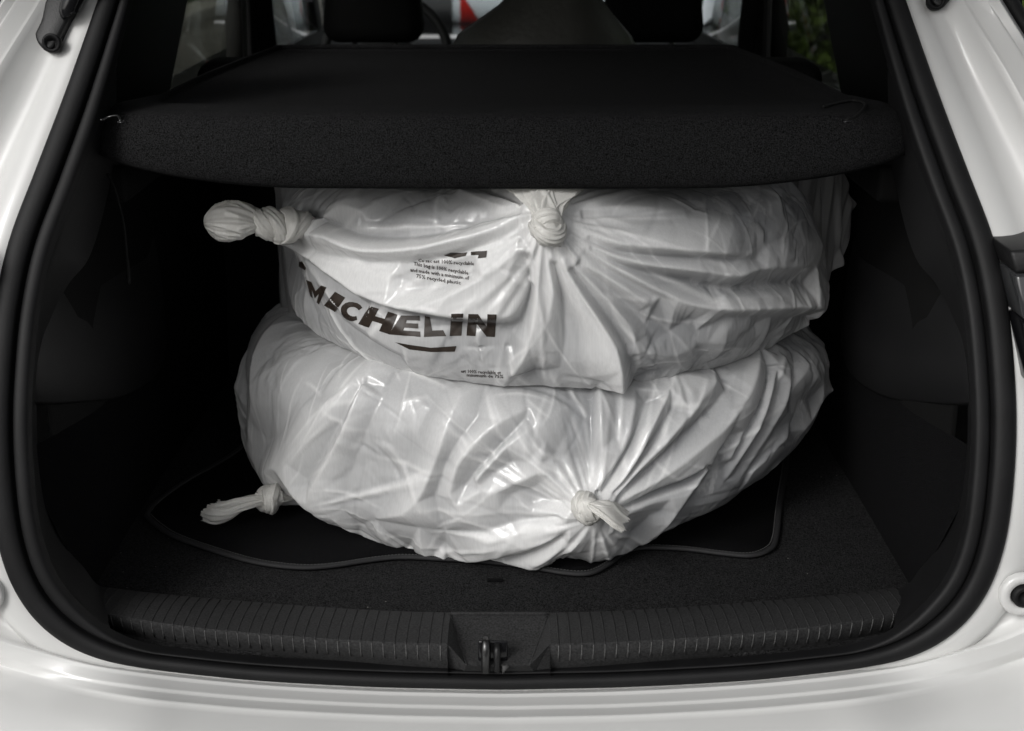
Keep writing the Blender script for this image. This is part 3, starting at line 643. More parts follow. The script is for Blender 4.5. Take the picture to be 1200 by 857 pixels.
k1 = LO.px2ab(690, 594); k2 = LO.px2ab(332, 585)
KL = [(k1[0], k1[1], .0045, .15, 70, .012, .022), (k2[0], k2[1], .004, .05, 18, .016, .022)]
FL = trace(LO, [
 [(322,390,8),(306,465,10),(300,505,10),(312,543,11),(326,560,12)], [(276,455,14),(287,505,10),(318,559,10)],
 [(323,548,13),(337,549,13),(371,587,14),(395,600,9)], [(371,587,14),(391,540,12),(415,490,11),(438,442,9)], [(337,549,13),(356,524,11),(400,475,10),(441,433,8)],
 [(365,560,3),(382,530,2),(405,490,2),(432,452,5)], [(330,510,3),(350,470,1),(385,430,2)], [(410,560,1),(430,505,-1),(462,450,2)],
 [(477,598,10),(498,576,12),(518,526,11),(541,471,8)], [(450,590,1),(480,530,0),(505,480,2)], [(531,573,12),(542,535,14),(577,503,13),(620,482,9)],
 [(512,578,2),(530,530,2),(560,490,3)], [(548,564,3),(583,526,2),(615,492,5)], [(559,556,12),(591,521,12),(635,495,9)],
 [(559,559,9),(574,574,12),(605,560,13),(635,544,17)], [(580,550,5),(602,538,4)], [(612,531,12),(635,542,17),(655,562,19),(672,580,24)],
 [(532,577,12),(552,603,11),(586,592,9)], [(600,575,6),(630,565,6)], [(650,530,4),(665,500,3),(675,475,3)], [(640,515,7),(655,485,6)],
 [(400,625,5),(460,644,11),(524,645,14),(600,631,17),(662,605,26)], [(470,651,6),(518,667,22),(545,671,28),(597,657,22),(661,617,24)], [(480,650,4),(535,656,6),(600,641,8),(655,612,15)],
 [(575,624,14),(620,611,16),(658,597,27)], [(570,616,7),(605,606,8),(650,594,17)], [(624,593,12),(661,588,26)], [(625,583,5),(655,578,12)],
 [(692,470,2),(692,500,3),(692,535,6),(690,565,14)], [(700,470,11),(701,505,13),(699,535,15),(690,566,24)], [(688,566,24),(714,538,16),(734,503,14),(741,462,10)],
 [(720,470,6),(718,510,8)], [(694,570,20),(706,557,12),(733,520,6),(755,475,3)], [(696,576,26),(731,544,19),(758,497,17),(787,447,14)], [(712,565,16),(727,553,11),(757,517,7),(782,482,6)],
 [(702,579,24),(743,541,18),(787,500,16),(830,456,14)], [(718,571,16),(735,560,10),(757,545,6),(800,507,4),(845,462,4)],
 [(714,578,22),(772,552,17),(830,510,15),(863,472,15),(882,418,13)], [(716,584,21),(758,570,15),(816,549,13),(850,500,12)], [(712,586,18),(730,585,10),(768,575,5),(815,560,3),(850,515,3)],
 [(724,590,22),(760,586,13),(796,583,12)], [(734,646,4),(772,617,12),(797,588,12),(832,540,10)], [(740,605,7),(770,600,6)], [(765,632,3),(800,600,2),(838,550,2)],
 [(839,587,3),(872,524,11),(894,464,11),(905,415,9)], [(846,560,2),(876,495,3),(893,430,3)], [(856,572,3),(884,510,3),(903,450,3)], [(863,578,4),(902,498,10),(916,433,9)], [(850,545,9),(874,490,9),(890,430,8)],
 [(872,575,1),(905,520,1)], [(875,571,6),(913,534,8)], [(918,392,5),(922,460,3),(921,527,3)], [(938,433,10),(919,465,5)], [(963,477,16),(951,487,12),(932,527,9)], [(956,411,9),(940,440,8),(963,477,14)],
 [(690,616,20),(684,640,12),(672,666,8)], [(694,618,20),(690,645,11),(686,668,7)], [(698,616,20),(703,645,11),(706,662,7)], [(705,614,18),(722,640,10),(735,652,6)],
 [(680,650,3),(679,667,1)], [(697,650,3),(697,666,1)], [(712,645,3),(720,656,2)], [(660,640,6),(650,664,8)], [(668,648,2),(660,666,2)],
])
SL = []
HU = film_height(UP, FU, SU, KU, 1, 1.4, .30); HL = film_height(LO, FL, SL, KL, 1, 1.5, .46)
PU = film_points(UP, HU); PL = film_points(LO, HL)
sx_ = np.clip((PL[..., 0]-.12)/.36, 0, 1); sz_ = np.clip((.2-PL[..., 2])/.22, 0, 1)
PL[..., 2] += .060*sx_*sx_*(3-2*sx_)*sz_*np.clip((.75-PL[..., 1])/.25, 0, 1)      # film pulled up off the floor on the right
# ---------------------------------------------------------------- bags: films, knots, print
def film_mat(name, col, rough, tr, single=None):
    m = bpy.data.materials.new(name); m.use_nodes = True; N, L = m.node_tree.nodes, m.node_tree.links
    b = N['Principled BSDF']; b.inputs['Base Color'].default_value = (*col, 1); b.inputs['Roughness'].default_value = rough; b.inputs['Specular IOR Level'].default_value = .6
    tc = N.new('ShaderNodeTexCoord'); mp = N.new('ShaderNodeMapping'); mp.inputs['Scale'].default_value = (1, 1, .035)
    L.new(tc.outputs['Object'], mp.inputs[0])
    st = N.new('ShaderNodeTexNoise'); st.inputs['Scale'].default_value = 420; st.inputs['Detail'].default_value = 3; L.new(mp.outputs[0], st.inputs['Vector'])
    n2 = N.new('ShaderNodeTexNoise'); n2.inputs['Scale'].default_value = 60; n2.inputs['Detail'].default_value = 5; L.new(tc.outputs['Object'], n2.inputs['Vector'])
    n2.noise_type = 'RIDGED_MULTIFRACTAL'; n2.inputs['Scale'].default_value = 24; n2.inputs['Detail'].default_value = 3; n2.inputs['Roughness'].default_value = .5; n2.inputs['Distortion'].default_value = .6
    b1 = N.new('ShaderNodeBump'); b1.inputs['Strength'].default_value = .10; b1.inputs['Distance'].default_value = .0012; L.new(st.outputs['Fac'], b1.inputs['Height'])
    b2 = N.new('ShaderNodeBump'); b2.inputs['Strength'].default_value = .30; b2.inputs['Distance'].default_value = .0016; L.new(n2.outputs['Fac'], b2.inputs['Height']); L.new(b1.outputs[0], b2.inputs['Normal'])
    L.new(b2.outputs[0], b.inputs['Normal'])
    # film thickness: faint streaks in the colour
    mr2 = N.new('ShaderNodeMapRange'); mr2.inputs['From Min'].default_value = .3; mr2.inputs['From Max'].default_value = .7; mr2.inputs['To Min'].default_value = .94; mr2.inputs['To Max'].default_value = 1.04; L.new(st.outputs['Fac'], mr2.inputs['Value'])
    sc_ = N.new('ShaderNodeVectorMath'); sc_.operation = 'SCALE'; sc_.inputs[0].default_value = col; L.new(mr2.outputs[0], sc_.inputs['Scale']); L.new(sc_.outputs[0], b.inputs['Base Color'])
    if single:
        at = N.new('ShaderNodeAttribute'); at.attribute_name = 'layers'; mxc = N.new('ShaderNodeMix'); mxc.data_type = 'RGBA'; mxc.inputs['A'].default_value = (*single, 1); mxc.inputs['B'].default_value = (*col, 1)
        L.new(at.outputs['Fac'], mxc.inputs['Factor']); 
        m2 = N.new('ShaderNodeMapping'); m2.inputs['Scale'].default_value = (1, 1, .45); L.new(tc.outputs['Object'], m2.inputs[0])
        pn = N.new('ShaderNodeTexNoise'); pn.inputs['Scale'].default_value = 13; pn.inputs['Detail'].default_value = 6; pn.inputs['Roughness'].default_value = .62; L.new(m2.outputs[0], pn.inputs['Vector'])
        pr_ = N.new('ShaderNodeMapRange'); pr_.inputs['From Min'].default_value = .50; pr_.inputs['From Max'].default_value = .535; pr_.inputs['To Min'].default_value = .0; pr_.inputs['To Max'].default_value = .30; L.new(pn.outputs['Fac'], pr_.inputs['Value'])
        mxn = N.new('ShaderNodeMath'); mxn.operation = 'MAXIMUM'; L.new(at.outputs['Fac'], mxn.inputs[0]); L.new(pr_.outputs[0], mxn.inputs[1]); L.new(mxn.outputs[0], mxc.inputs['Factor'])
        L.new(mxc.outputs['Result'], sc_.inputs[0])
    t = N.new('ShaderNodeBsdfTranslucent'); t.inputs['Color'].default_value = (*[min(1, c*1.05) for c in col], 1); L.new(b2.outputs[0], t.inputs['Normal'])
    mx = N.new('ShaderNodeMixShader'); mx.inputs[0].default_value = tr; L.new(b.outputs[0], mx.inputs[1]); L.new(t.outputs[0], mx.inputs[2]); L.new(mx.outputs[0], N['Material Output'].inputs[0])
    return m
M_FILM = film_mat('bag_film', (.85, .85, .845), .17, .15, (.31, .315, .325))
M_KNOT = film_mat('bag_film_bunched', (.84, .83, .795), .34, .30)
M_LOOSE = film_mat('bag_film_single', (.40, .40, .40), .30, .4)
M_INK = mat('brown_black_ink', (.030, .022, .017), .45, .4, noise=(160, .3))

def pleat_tube(path, rad, pleats=9, amp=.14, flat=1.0, seed=0, n=90, sides=72, twist=0., up=(0, 0, 1), ragged=0.):
    """gathered film: a tube whose skin is folded into sharp lengthwise pleats"""
    rs = np.random.RandomState(seed); P = catmull(path, n); rad = np.interp(np.linspace(0, 1, n), np.linspace(0, 1, len(rad)), rad)
    T = np.gradient(P, axis=0); T /= np.linalg.norm(T, axis=1, keepdims=True)+1e-12
    nrm = np.cross(T[0], np.array(up, float)); nrm /= np.linalg.norm(nrm); rows = []
    ph = rs.rand(6)*6.3; aa = np.linspace(0, 2*math.pi, sides, endpoint=False)
    cent = np.sort(rs.uniform(0, 2*math.pi, pleats)); hh = rs.uniform(.4, 1.0, pleats); ww = rs.uniform(.10, .26, pleats); bend = rs.uniform(-.9, .9, pleats)
    for k in range(n):
        nrm = nrm-T[k]*nrm.dot(T[k]); nrm /= np.linalg.norm(nrm); b = np.cross(T[k], nrm); t = k/(n-1)
        f = np.zeros(sides)
        for c, h, w_, be in zip(cent, hh, ww, bend):
            d = np.abs((aa-c-be*math.sin(t*3+c)-twist*t+math.pi) % (2*math.pi)-math.pi); f = np.maximum(f, h*np.clip(1-d/w_, 0, 1))
        f += .25*np.sin(3*aa+ph[0]+4*t)+.12*np.sin(5*aa+ph[1]-7*t)+.2*math.sin(9*t+ph[2])*np.sin(2*aa+ph[3])
        r = rad[k]*(1+amp*(f-.3))
        rows.append(P[k]+r[:, None]*(np.cos(aa)[:, None]*nrm+flat*np.sin(aa)[:, None]*b))
    if ragged:
        rg = ragged*(rs.rand(sides)*.5+.5*np.abs(np.sin(aa*2.5+ph[4]))+.5*np.sin(aa+ph[5]))
        for q, wgt in ((-1, 1.), (-2, .85), (-3, .7), (-4, .55), (-5, .4), (-6, .25)): rows[q] = rows[q]+T[-1]*(rg*wgt)[:, None]
        rows = [np.repeat(P[:1], sides, 0)]+rows
    else: rows = [np.repeat(P[:1], sides, 0)]+rows+[np.repeat(P[-1:], sides, 0)]
    return loft(rows, closed_u=True)
def join(meshes):
    bm = bmesh.new()
    for m in meshes: bm.from_mesh(m); bpy.data.meshes.remove(m)
    return bm
def knot_ball(c, r, axis, seed):
    """an overhand knot of bunched film: three fat pleated turns wound over each other"""
    c = np.array(c, float); ax = np.array(axis, float); ax /= np.linalg.norm(ax)
    u = np.cross(ax, (0, 0, 1) if abs(ax[2]) < .8 else (1, 0, 0)); u /= np.linalg.norm(u); v = np.cross(ax, u); ms = []
    for k, (tilt, rr, sh) in enumerate(((.15, .62, -.12), (-.55, .60, .20), (.75, .50, .42))):
        a2 = ax*math.cos(tilt)+u*math.sin(tilt); u2 = u*math.cos(tilt)-ax*math.sin(tilt)
        pts = [c+a2*r*(sh+.25*math.sin(a+k))+(u2*math.cos(a+k*2)+v*math.sin(a+k*2))*r*rr for a in np.linspace(0, 2*math.pi*1.02, 12)]
        ms.append(pleat_tube(pts, [r*.34, r*.46, r*.48, r*.44, r*.5, r*.44, r*.34], 14, .26, 1., seed+k, 100, 60))
    core = pleat_tube([c-ax*r*.9, c-ax*r*.3, c+ax*r*.4, c+ax*r*.75], [r*.4, r*.7, r*.7, r*.2], 10, .15, 1, seed+9, 50, 60); ms.append(core)
    return join(ms)
CU = (.068, .565, .222); CL = (.042, .575, FZ+.0065)
bag_u = thing('bagged_tyre', 'white plastic bag over a tyre with brown MICHELIN print, upper of the stack', 'bag', CU, 'bagged tyres stacked in the boot')
bag_l = thing('bagged_tyre', 'plain white plastic bag over a tyre on the boot mat, lower of the stack', 'bag', CL, 'bagged tyres stacked in the boot')
def film_obj(s, P, parent):
    o = obj('film', loft(np.concatenate([P, P[:1]], 0)) if False else mesh_from('film', P, grid_faces(s.nu, s.nv)), M_FILM, parent); return o
fu = film_obj(UP, PU, bag_u); fl_ = film_obj(LO, PL, bag_l)
for o_, s_ in ((fu, UP), (fl_, LO)):
    a_ = o_.data.attributes.new('layers', 'FLOAT', 'POINT'); a_.data.foreach_set('value', s_.layers.astype(np.float32).ravel())
def bvh_of(s, P): return BVHTree.FromPolygons([tuple(p) for p in P.reshape(-1, 3)], grid_faces(s.nu, s.nv).tolist())
BV = bvh_of(UP, PU); BVL = bvh_of(LO, PL)
def cast(px, py, bv=BV):
    h = bv.ray_cast(Vector(CAM), Vector(ray(px, py)).normalized()); return h[0], h[1]
def nearest(px, py, bv):
    best = min((bv.find_nearest(Vector(at_y(px, py, y))) for y in np.linspace(.1, .8, 90)), key=lambda r: r[3]); return best[0], best[1]
def surf(px, py, out=0., bv=BV, dflt=None):
    p, n = cast(px, py, bv)
    if p is None:
        if not dflt: return None
        p, n = nearest(px, py, bv)
    if n.dot(Vector(ray(px, py))) > 0: n = -n
    return np.array(p+n*out)
# upper bag: front knot with its upstanding frill, left knot with bulb tail
kc = surf(640, 268, .012); YK = kc[1]
kn = obj('knot', knot_ball(kc, .021, (.15, -.35, 1), 3), M_KNOT, bag_u)
q = [at_y(641, 256, YK-.004), at_y(640, 243, YK+.012), at_y(639, 229, YK+.035), at_y(638, 219, YK+.065)]
obj('knot_tail', pleat_tube(q, [.014, .021, .034, .046], 17, .34, .35, 21, 60, 140, ragged=.012), M_KNOT, kn)
kl0 = surf(352, 268, .006, BV, True); YL = kl0[1]
ax = at_y(300, 262, YL-.01)-kl0; ms = []
for k, t in enumerate((.02, .30, .58, .80)):
    c = kl0+ax*t; R_ = (.021, .026, .024, .018)[k]; d = ax/np.linalg.norm(ax); u = np.cross(d, (0, 0, 1)); u /= np.linalg.norm(u); v = np.cross(d, u)
    pts = [c+(u*math.cos(a)+v*math.sin(a))*R_*.55+d*(.010*math.sin(a+k*1.1)) for a in np.linspace(0, 2*math.pi*1.03, 12)]
    ms.append(pleat_tube(pts, [.009, .011, .012, .011, .010], 14, .30, 1, 40+k, 90, 56))
ms.append(pleat_tube([kl0-ax*.25, kl0+ax*.3, kl0+ax], [.016, .017, .016], 12, .15, 1, 44, 40, 60))
k2o = obj('knot', join(ms), M_KNOT, bag_u)
e = [at_y(302, 262, YL-.012), at_y(288, 259, YL-.014), at_y(268, 260, YL-.016), at_y(250, 262, YL-.016), at_y(240, 264, YL-.015)]
obj('knot_tail', pleat_tube(e, [.013, .020, .0265, .0275, .024, .016, .002], 26, .20, .9, 52, 100, 110, .3), M_KNOT, k2o)
# lower bag
kc2 = surf(688, 595, .010, BVL); Y2 = kc2[1]
kn2 = obj('knot', knot_ball(kc2, .019, (.8, -.4, .1), 13), M_KNOT, bag_l)
q = [at_y(692, 590, Y2-.012), at_y(703, 594, Y2-.02), at_y(715, 601, Y2-.022), at_y(727, 609, Y2-.018)]
obj('knot_tail', pleat_tube(q, [.007, .013, .018, .020, .019], 13, .36, .32, 24, 60, 120, ragged=.012), M_KNOT, kn2)
k20 = surf(334, 584, .004, BVL, True); Y3 = k20[1]
kn3 = obj('knot', knot_ball(at_y(318, 585, Y3-.015), .0195, (-1, -.1, -.2), 33), M_KNOT, bag_l)
q = [at_y(338, 583, Y3+.01), at_y(326, 585, Y3-.012), at_y(300, 586, Y3-.02), at_y(280, 592, Y3-.03), at_y(268, 598, Y3-.035), at_y(256, 600, Y3-.035), at_y(250, 599, Y3-.03)]
q = [np.array([p[0], p[1], max(p[2], FZ+.024)]) for p in q]
obj('knot_tail', pleat_tube(q, [.010, .010, .011, .0145, .018, .020, .021, .019], 12, .34, .62, 61, 110, 130, 1.2, ragged=.010), M_KNOT, kn3)
# slack film hanging beside the upper bag
def slack(name, plan, ztop, zbot, seed, parent, amp=.010):
    rs = np.random.RandomState(seed); C = catmull(plan, 90); n = len(C); tnv = np.gradient(C, axis=0); nv_ = np.stack([-tnv[:, 1], tnv[:, 0]], 1); nv_ /= np.linalg.norm(nv_, axis=1, keepdims=True)
    t = np.linspace(0, 1, n); zt = np.interp(t, np.linspace(0, 1, len(ztop)), ztop); zb_ = np.interp(t, np.linspace(0, 1, len(zbot)), zbot); rows = []
    cs_ = rs.rand(9); ws = rs.uniform(.03, .09, 9); hs_ = rs.uniform(-1, 1, 9); sl = rs.uniform(-.25, .25, 9)
    for v in np.linspace(0, 1, 60):
        f = sum(h*np.clip(1-np.abs(t-c-s_*(v-.5))/w_, 0, 1) for c, w_, h, s_ in zip(cs_, ws, hs_, sl))+.5*vnoise(t*6+seed, t*0+v*5+3, seed)
        q = C+nv_*(amp*f)[:, None]; rows.append(np.column_stack([q, zt*(1-v)+zb_*v]))
    o = obj(name, loft(rows), M_LOOSE, parent); return o
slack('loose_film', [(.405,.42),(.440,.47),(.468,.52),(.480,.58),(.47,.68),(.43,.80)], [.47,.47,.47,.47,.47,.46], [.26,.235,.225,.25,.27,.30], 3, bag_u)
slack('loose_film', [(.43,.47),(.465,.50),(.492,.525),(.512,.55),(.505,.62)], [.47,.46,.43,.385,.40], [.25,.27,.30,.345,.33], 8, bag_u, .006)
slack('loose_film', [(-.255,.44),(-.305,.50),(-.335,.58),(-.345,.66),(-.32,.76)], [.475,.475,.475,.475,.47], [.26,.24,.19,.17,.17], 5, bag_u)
# print on the upper bag ---------------------------------------------------------
def poly_C():
    an = np.radians(np.linspace(40, 320, 15)); o_ = [(.5+.5*math.cos(a), .5+.5*math.sin(a)) for a in an]; i_ = [(.56+.28*math.cos(a), .5+.24*math.sin(a)) for a in an]
    return [[o_[q], o_[q+1], i_[q+1], i_[q]] for q in range(14)]
LET = {'M': [(0,0),(0,1),(.26,1),(.5,.55),(.74,1),(1,1),(1,0),(.74,0),(.74,.52),(.5,.12),(.26,.52),(.26,0)], 'I': [(0,0),(0,1),(1,1),(1,0)],
       'C': poly_C(), 'H': [(0,0),(0,1),(.34,1),(.34,.63),(.66,.63),(.66,1),(1,1),(1,0),(.66,0),(.66,.36),(.34,.36),(.34,0)],
       'E': [(0,0),(0,1),(1,1),(1,.76),(.40,.76),(.40,.62),(.92,.62),(.92,.39),(.40,.39),(.40,.25),(1,.25),(1,0)], 'L': [(0,0),(0,1),(.42,1),(.42,.28),(1,.28),(1,0)],
       'N': [(0,0),(0,1),(.34,1),(.68,.46),(.68,1),(1,1),(1,0),(.70,0),(.32,.56),(.32,0)]}
WORD = [('M', [(359,328),(383,337),(374,357),(364,347)]), ('I', [(393,342),(405,349),(393,366),(380,358)]), ('C', [(403,351),(430,358),(420,380),(397,371)]),
        ('H', [(433,359),(466,369),(457,392),(420,380)]), ('E', [(470,370),(492,370),(493,395),(456,392)]), ('L', [(498,369.5),(511,369),(523,394),(497,395)]),
        ('I', [(529,368),(543,367.5),(541,393.5),(527,394)]), ('N', [(549,368),(582,368.5),(580,395),(547,393.5)])]
def drape(polys, out, name, cell=2.2, parent=bag_u, m=M_INK):
    """ink: outlines in the photograph's pixels, diced small and laid on the film"""
    bm = bmesh.new()
    for pl in polys:
        b2 = bmesh.new(); vv = [b2.verts.new((x, -y, 0)) for x, y in pl]; b2.faces.new(vv); bmesh.ops.triangulate(b2, faces=b2.faces[:])
        xs = [p[0] for p in pl]; ys = [-p[1] for p in pl]
        for lo_, hi_, no in ((min(xs), max(xs), (1, 0, 0)), (min(ys), max(ys), (0, 1, 0))):
            for k in np.arange(lo_+cell, hi_, cell): bmesh.ops.bisect_plane(b2, geom=b2.verts[:]+b2.edges[:]+b2.faces[:], plane_co=Vector(no)*float(k), plane_no=no)
        tmp = bpy.data.meshes.new('t'); b2.to_mesh(tmp); b2.free(); bm.from_mesh(tmp); bpy.data.meshes.remove(tmp)
    bmesh.ops.remove_doubles(bm, verts=bm.verts[:], dist=.02)
    for v in bm.verts:
        p = surf(v.co.x, -v.co.y, out)
        v.co = Vector(p) if p is not None else Vector((0, 0, -5))
    bmesh.ops.delete(bm, geom=[f for f in bm.faces if max(e_.calc_length() for e_ in f.edges) > .020], context='FACES')
    return obj(name, bm, m, parent)
def bil(c, x, y):
    tl, tr, br, bl = [np.array(p, float) for p in c]; return tuple((tl*(1-x)+tr*x)*y+(bl*(1-x)+br*x)*(1-y))
for l, c in WORD: drape([[bil(c, x, y) for x, y in q] for q in (LET[l] if l == 'C' else [LET[l]])], .0006, 'printed_letter')
drape([[(463,401),(480,404),(505,407.5),(535,405.5),(533,412),(505,412.5),(480,409.5)]], .0006, 'printed_underline')
for fr_ in ([(349,308),(354,306),(359,314),(358,317),(350,312)], [(520,299),(528,296),(548,296),(546,300),(533,303)], [(552,295.5),(571,294),(570,302),(560,303),(561,299),(552,299)]): drape([fr_], .0006, 'printed_fragment', 1.6)
def small(text, p0, p1, h, skew, name):
    cu = bpy.data.curves.new('t', 'FONT'); cu.body = text; cu.size = 1.; cu.resolution_u = 1; cu.offset = .018; to = bpy.data.objects.new('t', cu); COL.objects.link(to)
    dg = bpy.context.evaluated_depsgraph_get(); me = bpy.data.meshes.new_from_object(to.evaluated_get(dg)); bpy.data.objects.remove(to); bpy.data.curves.remove(cu)
    co = np.empty(len(me.vertices)*3); me.vertices.foreach_get('co', co); co = co.reshape(-1, 3); W_ = co[:, 0].max(); bm = bmesh.new(); bm.from_mesh(me); bpy.data.meshes.remove(me)
    for v in bm.verts:
        t = v.co.x/W_; x = p0[0]+(p1[0]-p0[0])*t; y = p0[1]+(p1[1]-p0[1])*t-v.co.y/.7*h
        p = surf(x, y, .0006); v.co = Vector(p) if p is not None else Vector((0, 0, -5))
    bmesh.ops.delete(bm, geom=[f for f in bm.faces if max(e_.calc_length() for e_ in f.edges) > .012], context='FACES')
    return obj(name, bm, M_INK, bag_u)
small('Ce sac est 100% recyclable', (490, 307), (556, 311), 4.2, 0, 'printed_line')
small('This bag is 100% recyclable', (485, 311), (549, 322), 4.4, 0, 'printed_line')
small('and made with a minimum of', (481, 318), (550, 328.5), 4.4, 0, 'printed_line')
small('75% recycled plastic', (488, 325.5), (540, 334), 4.4, 0, 'printed_line')
small('est 100% recyclable et', (540, 436.5), (587, 438.5), 3.8, 0, 'printed_line')
small('minimum de 75%', (547, 441), (590, 443), 3.8, 0, 'printed_line')
# ---------------------------------------------------------------- what shows through the windows
def crumpled_mound(seed):
    """black sack: a stiff heap of flat facets meeting in hard creases"""
    rs = np.random.RandomState(seed); rows = []; n = 13; a0 = np.sort(np.linspace(0, 2*math.pi, n, endpoint=False)+rs.uniform(-.16, .16, n))
    for t, rr in ((0, 1.08), (.34, .98), (.52, .80), (.70, .52), (.92, .18)):
        rows.append([np.array([.066+.205*rr*k*math.cos(a)+.03*t, 1.42+.15*rr*k*math.sin(a), .36+.36*t+z]) for a, k, z in zip(a0+.12*t, rs.uniform(.86, 1.12, n), rs.uniform(-.016, .016, n))])
    rows.append([np.array([.095, 1.42, .70])]*n)
    return loft(rows, closed_u=True)
M_SACK = mat('black_sack_film', (.05, .05, .044), .42, .5, bump=(60, .4, .004))
sack = tag(obj('black_sack', crumpled_mound(4), M_SACK, smooth=False), 'creased black sack on the rear seat behind the parcel shelf', 'sack')
M_ASPH = mat('asphalt', (.055, .055, .055), .9, .3, noise=(40, .3), bump=(300, .6, .004))
bm = bmesh.new(); bmesh.ops.create_grid(bm, x_segments=2, y_segments=2, size=150)
gr = obj('ground', bm, M_ASPH); gr.location.z = GROUND; gr['kind'] = 'structure'
M_WALL = mat('pale_concrete', (.50, .48, .42), .9, .2, noise=(3, .15), bump=(60, .4, .004)); M_CAP = mat('wall_coping', (.45, .44, .39), .85, .2, noise=(5, .1))
wall_t = thing('garden_wall', 'low pale concrete garden wall beside the car under the hedge', 'wall', (-2.05, 8, GROUND))
obj('wall_face', box_bm((-2.05, 8, GROUND+.40), (.16, 15, .80), .01), M_WALL, wall_t); obj('coping', box_bm((-2.05, 8, GROUND+.84), (.24, 15, .08), .012), M_CAP, wall_t)
def leafmat(name, col):
    m = mat(name, col, .5, .4, noise=(14, .5)); return m
M_L1 = leafmat('hedge_leaf', (.05, .09, .025)); M_L2 = leafmat('bush_leaf', (.11, .17, .03)); M_STEM = mat('bark', (.06, .045, .03), .9)
def foliage(name, box, n, size, m, seed, parent, clumps=40):
    rs = np.random.RandomState(seed); lo_, hi_ = np.array(box[0]), np.array(box[1]); cl = rs.uniform(lo_, hi_, (clumps, 3)); spread = (hi_-lo_).min()*.22
    c = cl[rs.randint(0, clumps, n)]+rs.normal(0, spread, (n, 3)); c = np.clip(c, lo_-.08, hi_+.08)
    u = rs.normal(size=(n, 3)); u /= np.linalg.norm(u, axis=1, keepdims=True); v = np.cross(u, rs.normal(size=(n, 3))); v /= np.linalg.norm(v, axis=1, keepdims=True)
    s_ = size*rs.uniform(.6, 1.3, (n, 1)); nn = np.cross(u, v)
    V = np.stack([c-u*s_, c+v*s_*.42+nn*s_*.1, c+u*s_, c-v*s_*.42+nn*s_*.1], 1)
    return obj(name, mesh_from(name, V, np.arange(4*n).reshape(-1, 4)), m, parent, smooth=False)
hg = thing('hedge', 'dark green clipped hedge along the garden wall', 'hedge', (-2.6, 9, GROUND))
foliage('crown', ((-3.0, 2.5, GROUND+.2), (-2.25, 15.5, GROUND+2.2)), 15000, .06, M_L1, 1, hg, 260)
for k in range(8): obj('trunk', sweep([(-2.6, 3+k*1.6, GROUND), (-2.58, 3+k*1.6, GROUND+.9), (-2.62, 3.05+k*1.6, GROUND+1.6)], [.03, .025, .012], 8), M_STEM, hg)
for i_, (x, y, hgt, lab) in enumerate(((2.7, 11.5, 2.3, 'sunlit yellow green bush seen past the right front seat'), (2.6, 3.6, 2.3, 'sunlit yellow green bush beside the right rear pillar'))):
    b_ = thing('bush', lab, 'bush', (x, y, GROUND))
    foliage('crown', ((x-.9, y-1.2, GROUND+.2), (x+.9, y+1.2, GROUND+hgt)), 7000, .07, M_L2, 7+i_, b_, 70)
    for k in range(3): obj('trunk', sweep([(x+.1*k-.1, y, GROUND), (x+.2*k-.2, y+.1*k, GROUND+.7), (x+.4*k-.4, y+.2*k-.2, GROUND+1.5)], [.04, .03, .012], 8), M_STEM, b_)
# white van parked ahead
van = thing('parked_van', 'white van with red tail lamps parked ahead, seen through the windscreen', 'van', (.55, 11.2, GROUND))
M_VAN = mat('van_paint', (.62, .68, .72), .3, .5, coat=.5); M_RED = mat('red_lens', (.45, .02, .015), .2, .5); M_ORANGE = mat('orange_lens', (.75, .16, .03), .25, .5)
vx0, vx1, vy = -.42, 1.45, 9.0
obj('body', box_bm(((vx0+vx1)/2, vy+2.2, GROUND+1.15), (vx1-vx0, 4.4, 1.75), .09, 4), M_VAN, van)
obj('rear_window', box_bm(((vx0+vx1)/2, vy-.004, GROUND+1.62), (1.25, .02, .45), .008), M_GLOSS, van)
obj('bumper', box_bm(((vx0+vx1)/2, vy-.02, GROUND+.42), (vx1-vx0+.02, .14, .26), .04, 3), M_TRIM, van)
obj('number_plate', box_bm(((vx0+vx1)/2, vy-.012, GROUND+.98), (.52, .012, .11), .004), mat('plate_white', (.7, .7, .68), .5), van)
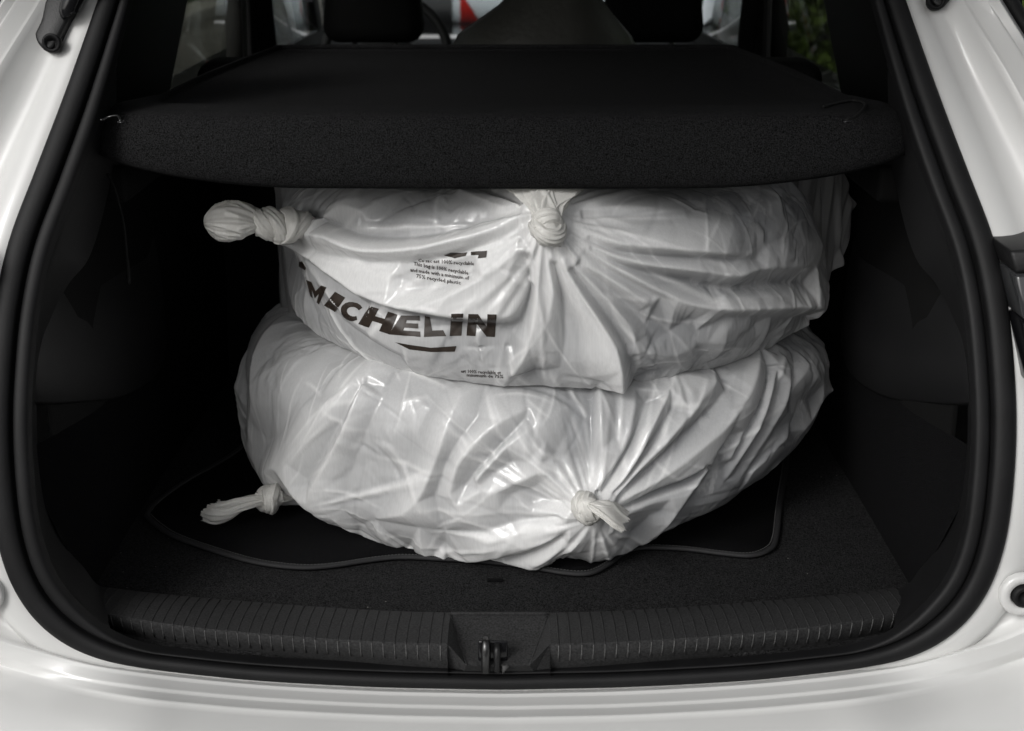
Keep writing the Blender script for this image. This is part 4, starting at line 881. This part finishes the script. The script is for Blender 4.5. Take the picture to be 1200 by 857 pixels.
for sx_, s_ in ((vx0+.12, 1), (vx1-.12, -1)):
    tl = obj('tail_lamp', prism([Vector((sx_-.06, vy-.03, GROUND+.64)), Vector((sx_+.07, vy-.03, GROUND+.72)), Vector((sx_-.06, vy-.03, GROUND+.92))], (0, 1, 0), .05, .006), M_RED, van)
    obj('indicator', box_bm((sx_, vy-.01, GROUND+.56), (.11, .05, .07), .008), M_ORANGE, tl)
def wheel(cx_, cy_, r, parent):
    t_ = obj('wheel', sweep([(cx_, cy_+(r-.06)*math.cos(a), GROUND+r+(r-.06)*math.sin(a)) for a in np.linspace(0, 2*math.pi, 40, endpoint=False)], .075, 12, closed=True), M_RUBBER, parent)
    ring = lambda rr, x: [(cx_+x, cy_+rr*math.cos(a), GROUND+r+rr*math.sin(a)) for a in np.linspace(0, 2*math.pi, 32, endpoint=False)]
    obj('rim', loft([ring(r-.1, .06), ring(r-.13, .03), ring(.06, .05), ring(.001, .06)], closed_u=True), M_GREYTRIM, t_)
for wx in (vx0+.1, vx1-.1):
    for wy in (vy+.8, vy+3.6): wheel(wx, wy, .33, van)
dk = thing('parked_car', 'dark parked car beside the white van, seen past the left headrest', 'car', (-1.2, 16.4, GROUND))
M_DCAR = mat('dark_car_paint', (.05, .05, .055), .25, .5, coat=.6)
rows = []
for y, zt_, hw in ((14.2, .55, .80), (14.22, .95, .84), (14.5, 1.0, .84), (15.1, 1.42, .66), (16.7, 1.45, .66), (17.5, 1.0, .82), (18.7, .85, .80), (18.8, .5, .78)):
    rows.append([np.array([-1.2+hw*x*(1 if z < .6 else .96), y, GROUND+.22+(zt_-.22)*z]) for x, z in ((-1, 0), (-1, .5), (-.97, .8), (-.75, 1), (0, 1.03), (.75, 1), (.97, .8), (1, .5), (1, 0))])
bod = obj('body', loft(rows), M_DCAR, dk)
obj('rear_window', prism([Vector((-1.75, 14.58, GROUND+1.05)), Vector((-.65, 14.58, GROUND+1.05)), Vector((-.75, 15.0, GROUND+1.38)), Vector((-1.65, 15.0, GROUND+1.38))], (0, -.7, .7), .02), M_GLOSS, dk)
for sx_ in (-1.85, -.55): obj('tail_lamp', box_bm((sx_, 14.21, GROUND+.86), (.24, .05, .12), .01), M_RED, dk)
for wx in (-1.9, -.5):
    for wy in (15.0, 17.9): wheel(wx, wy, .32, dk)
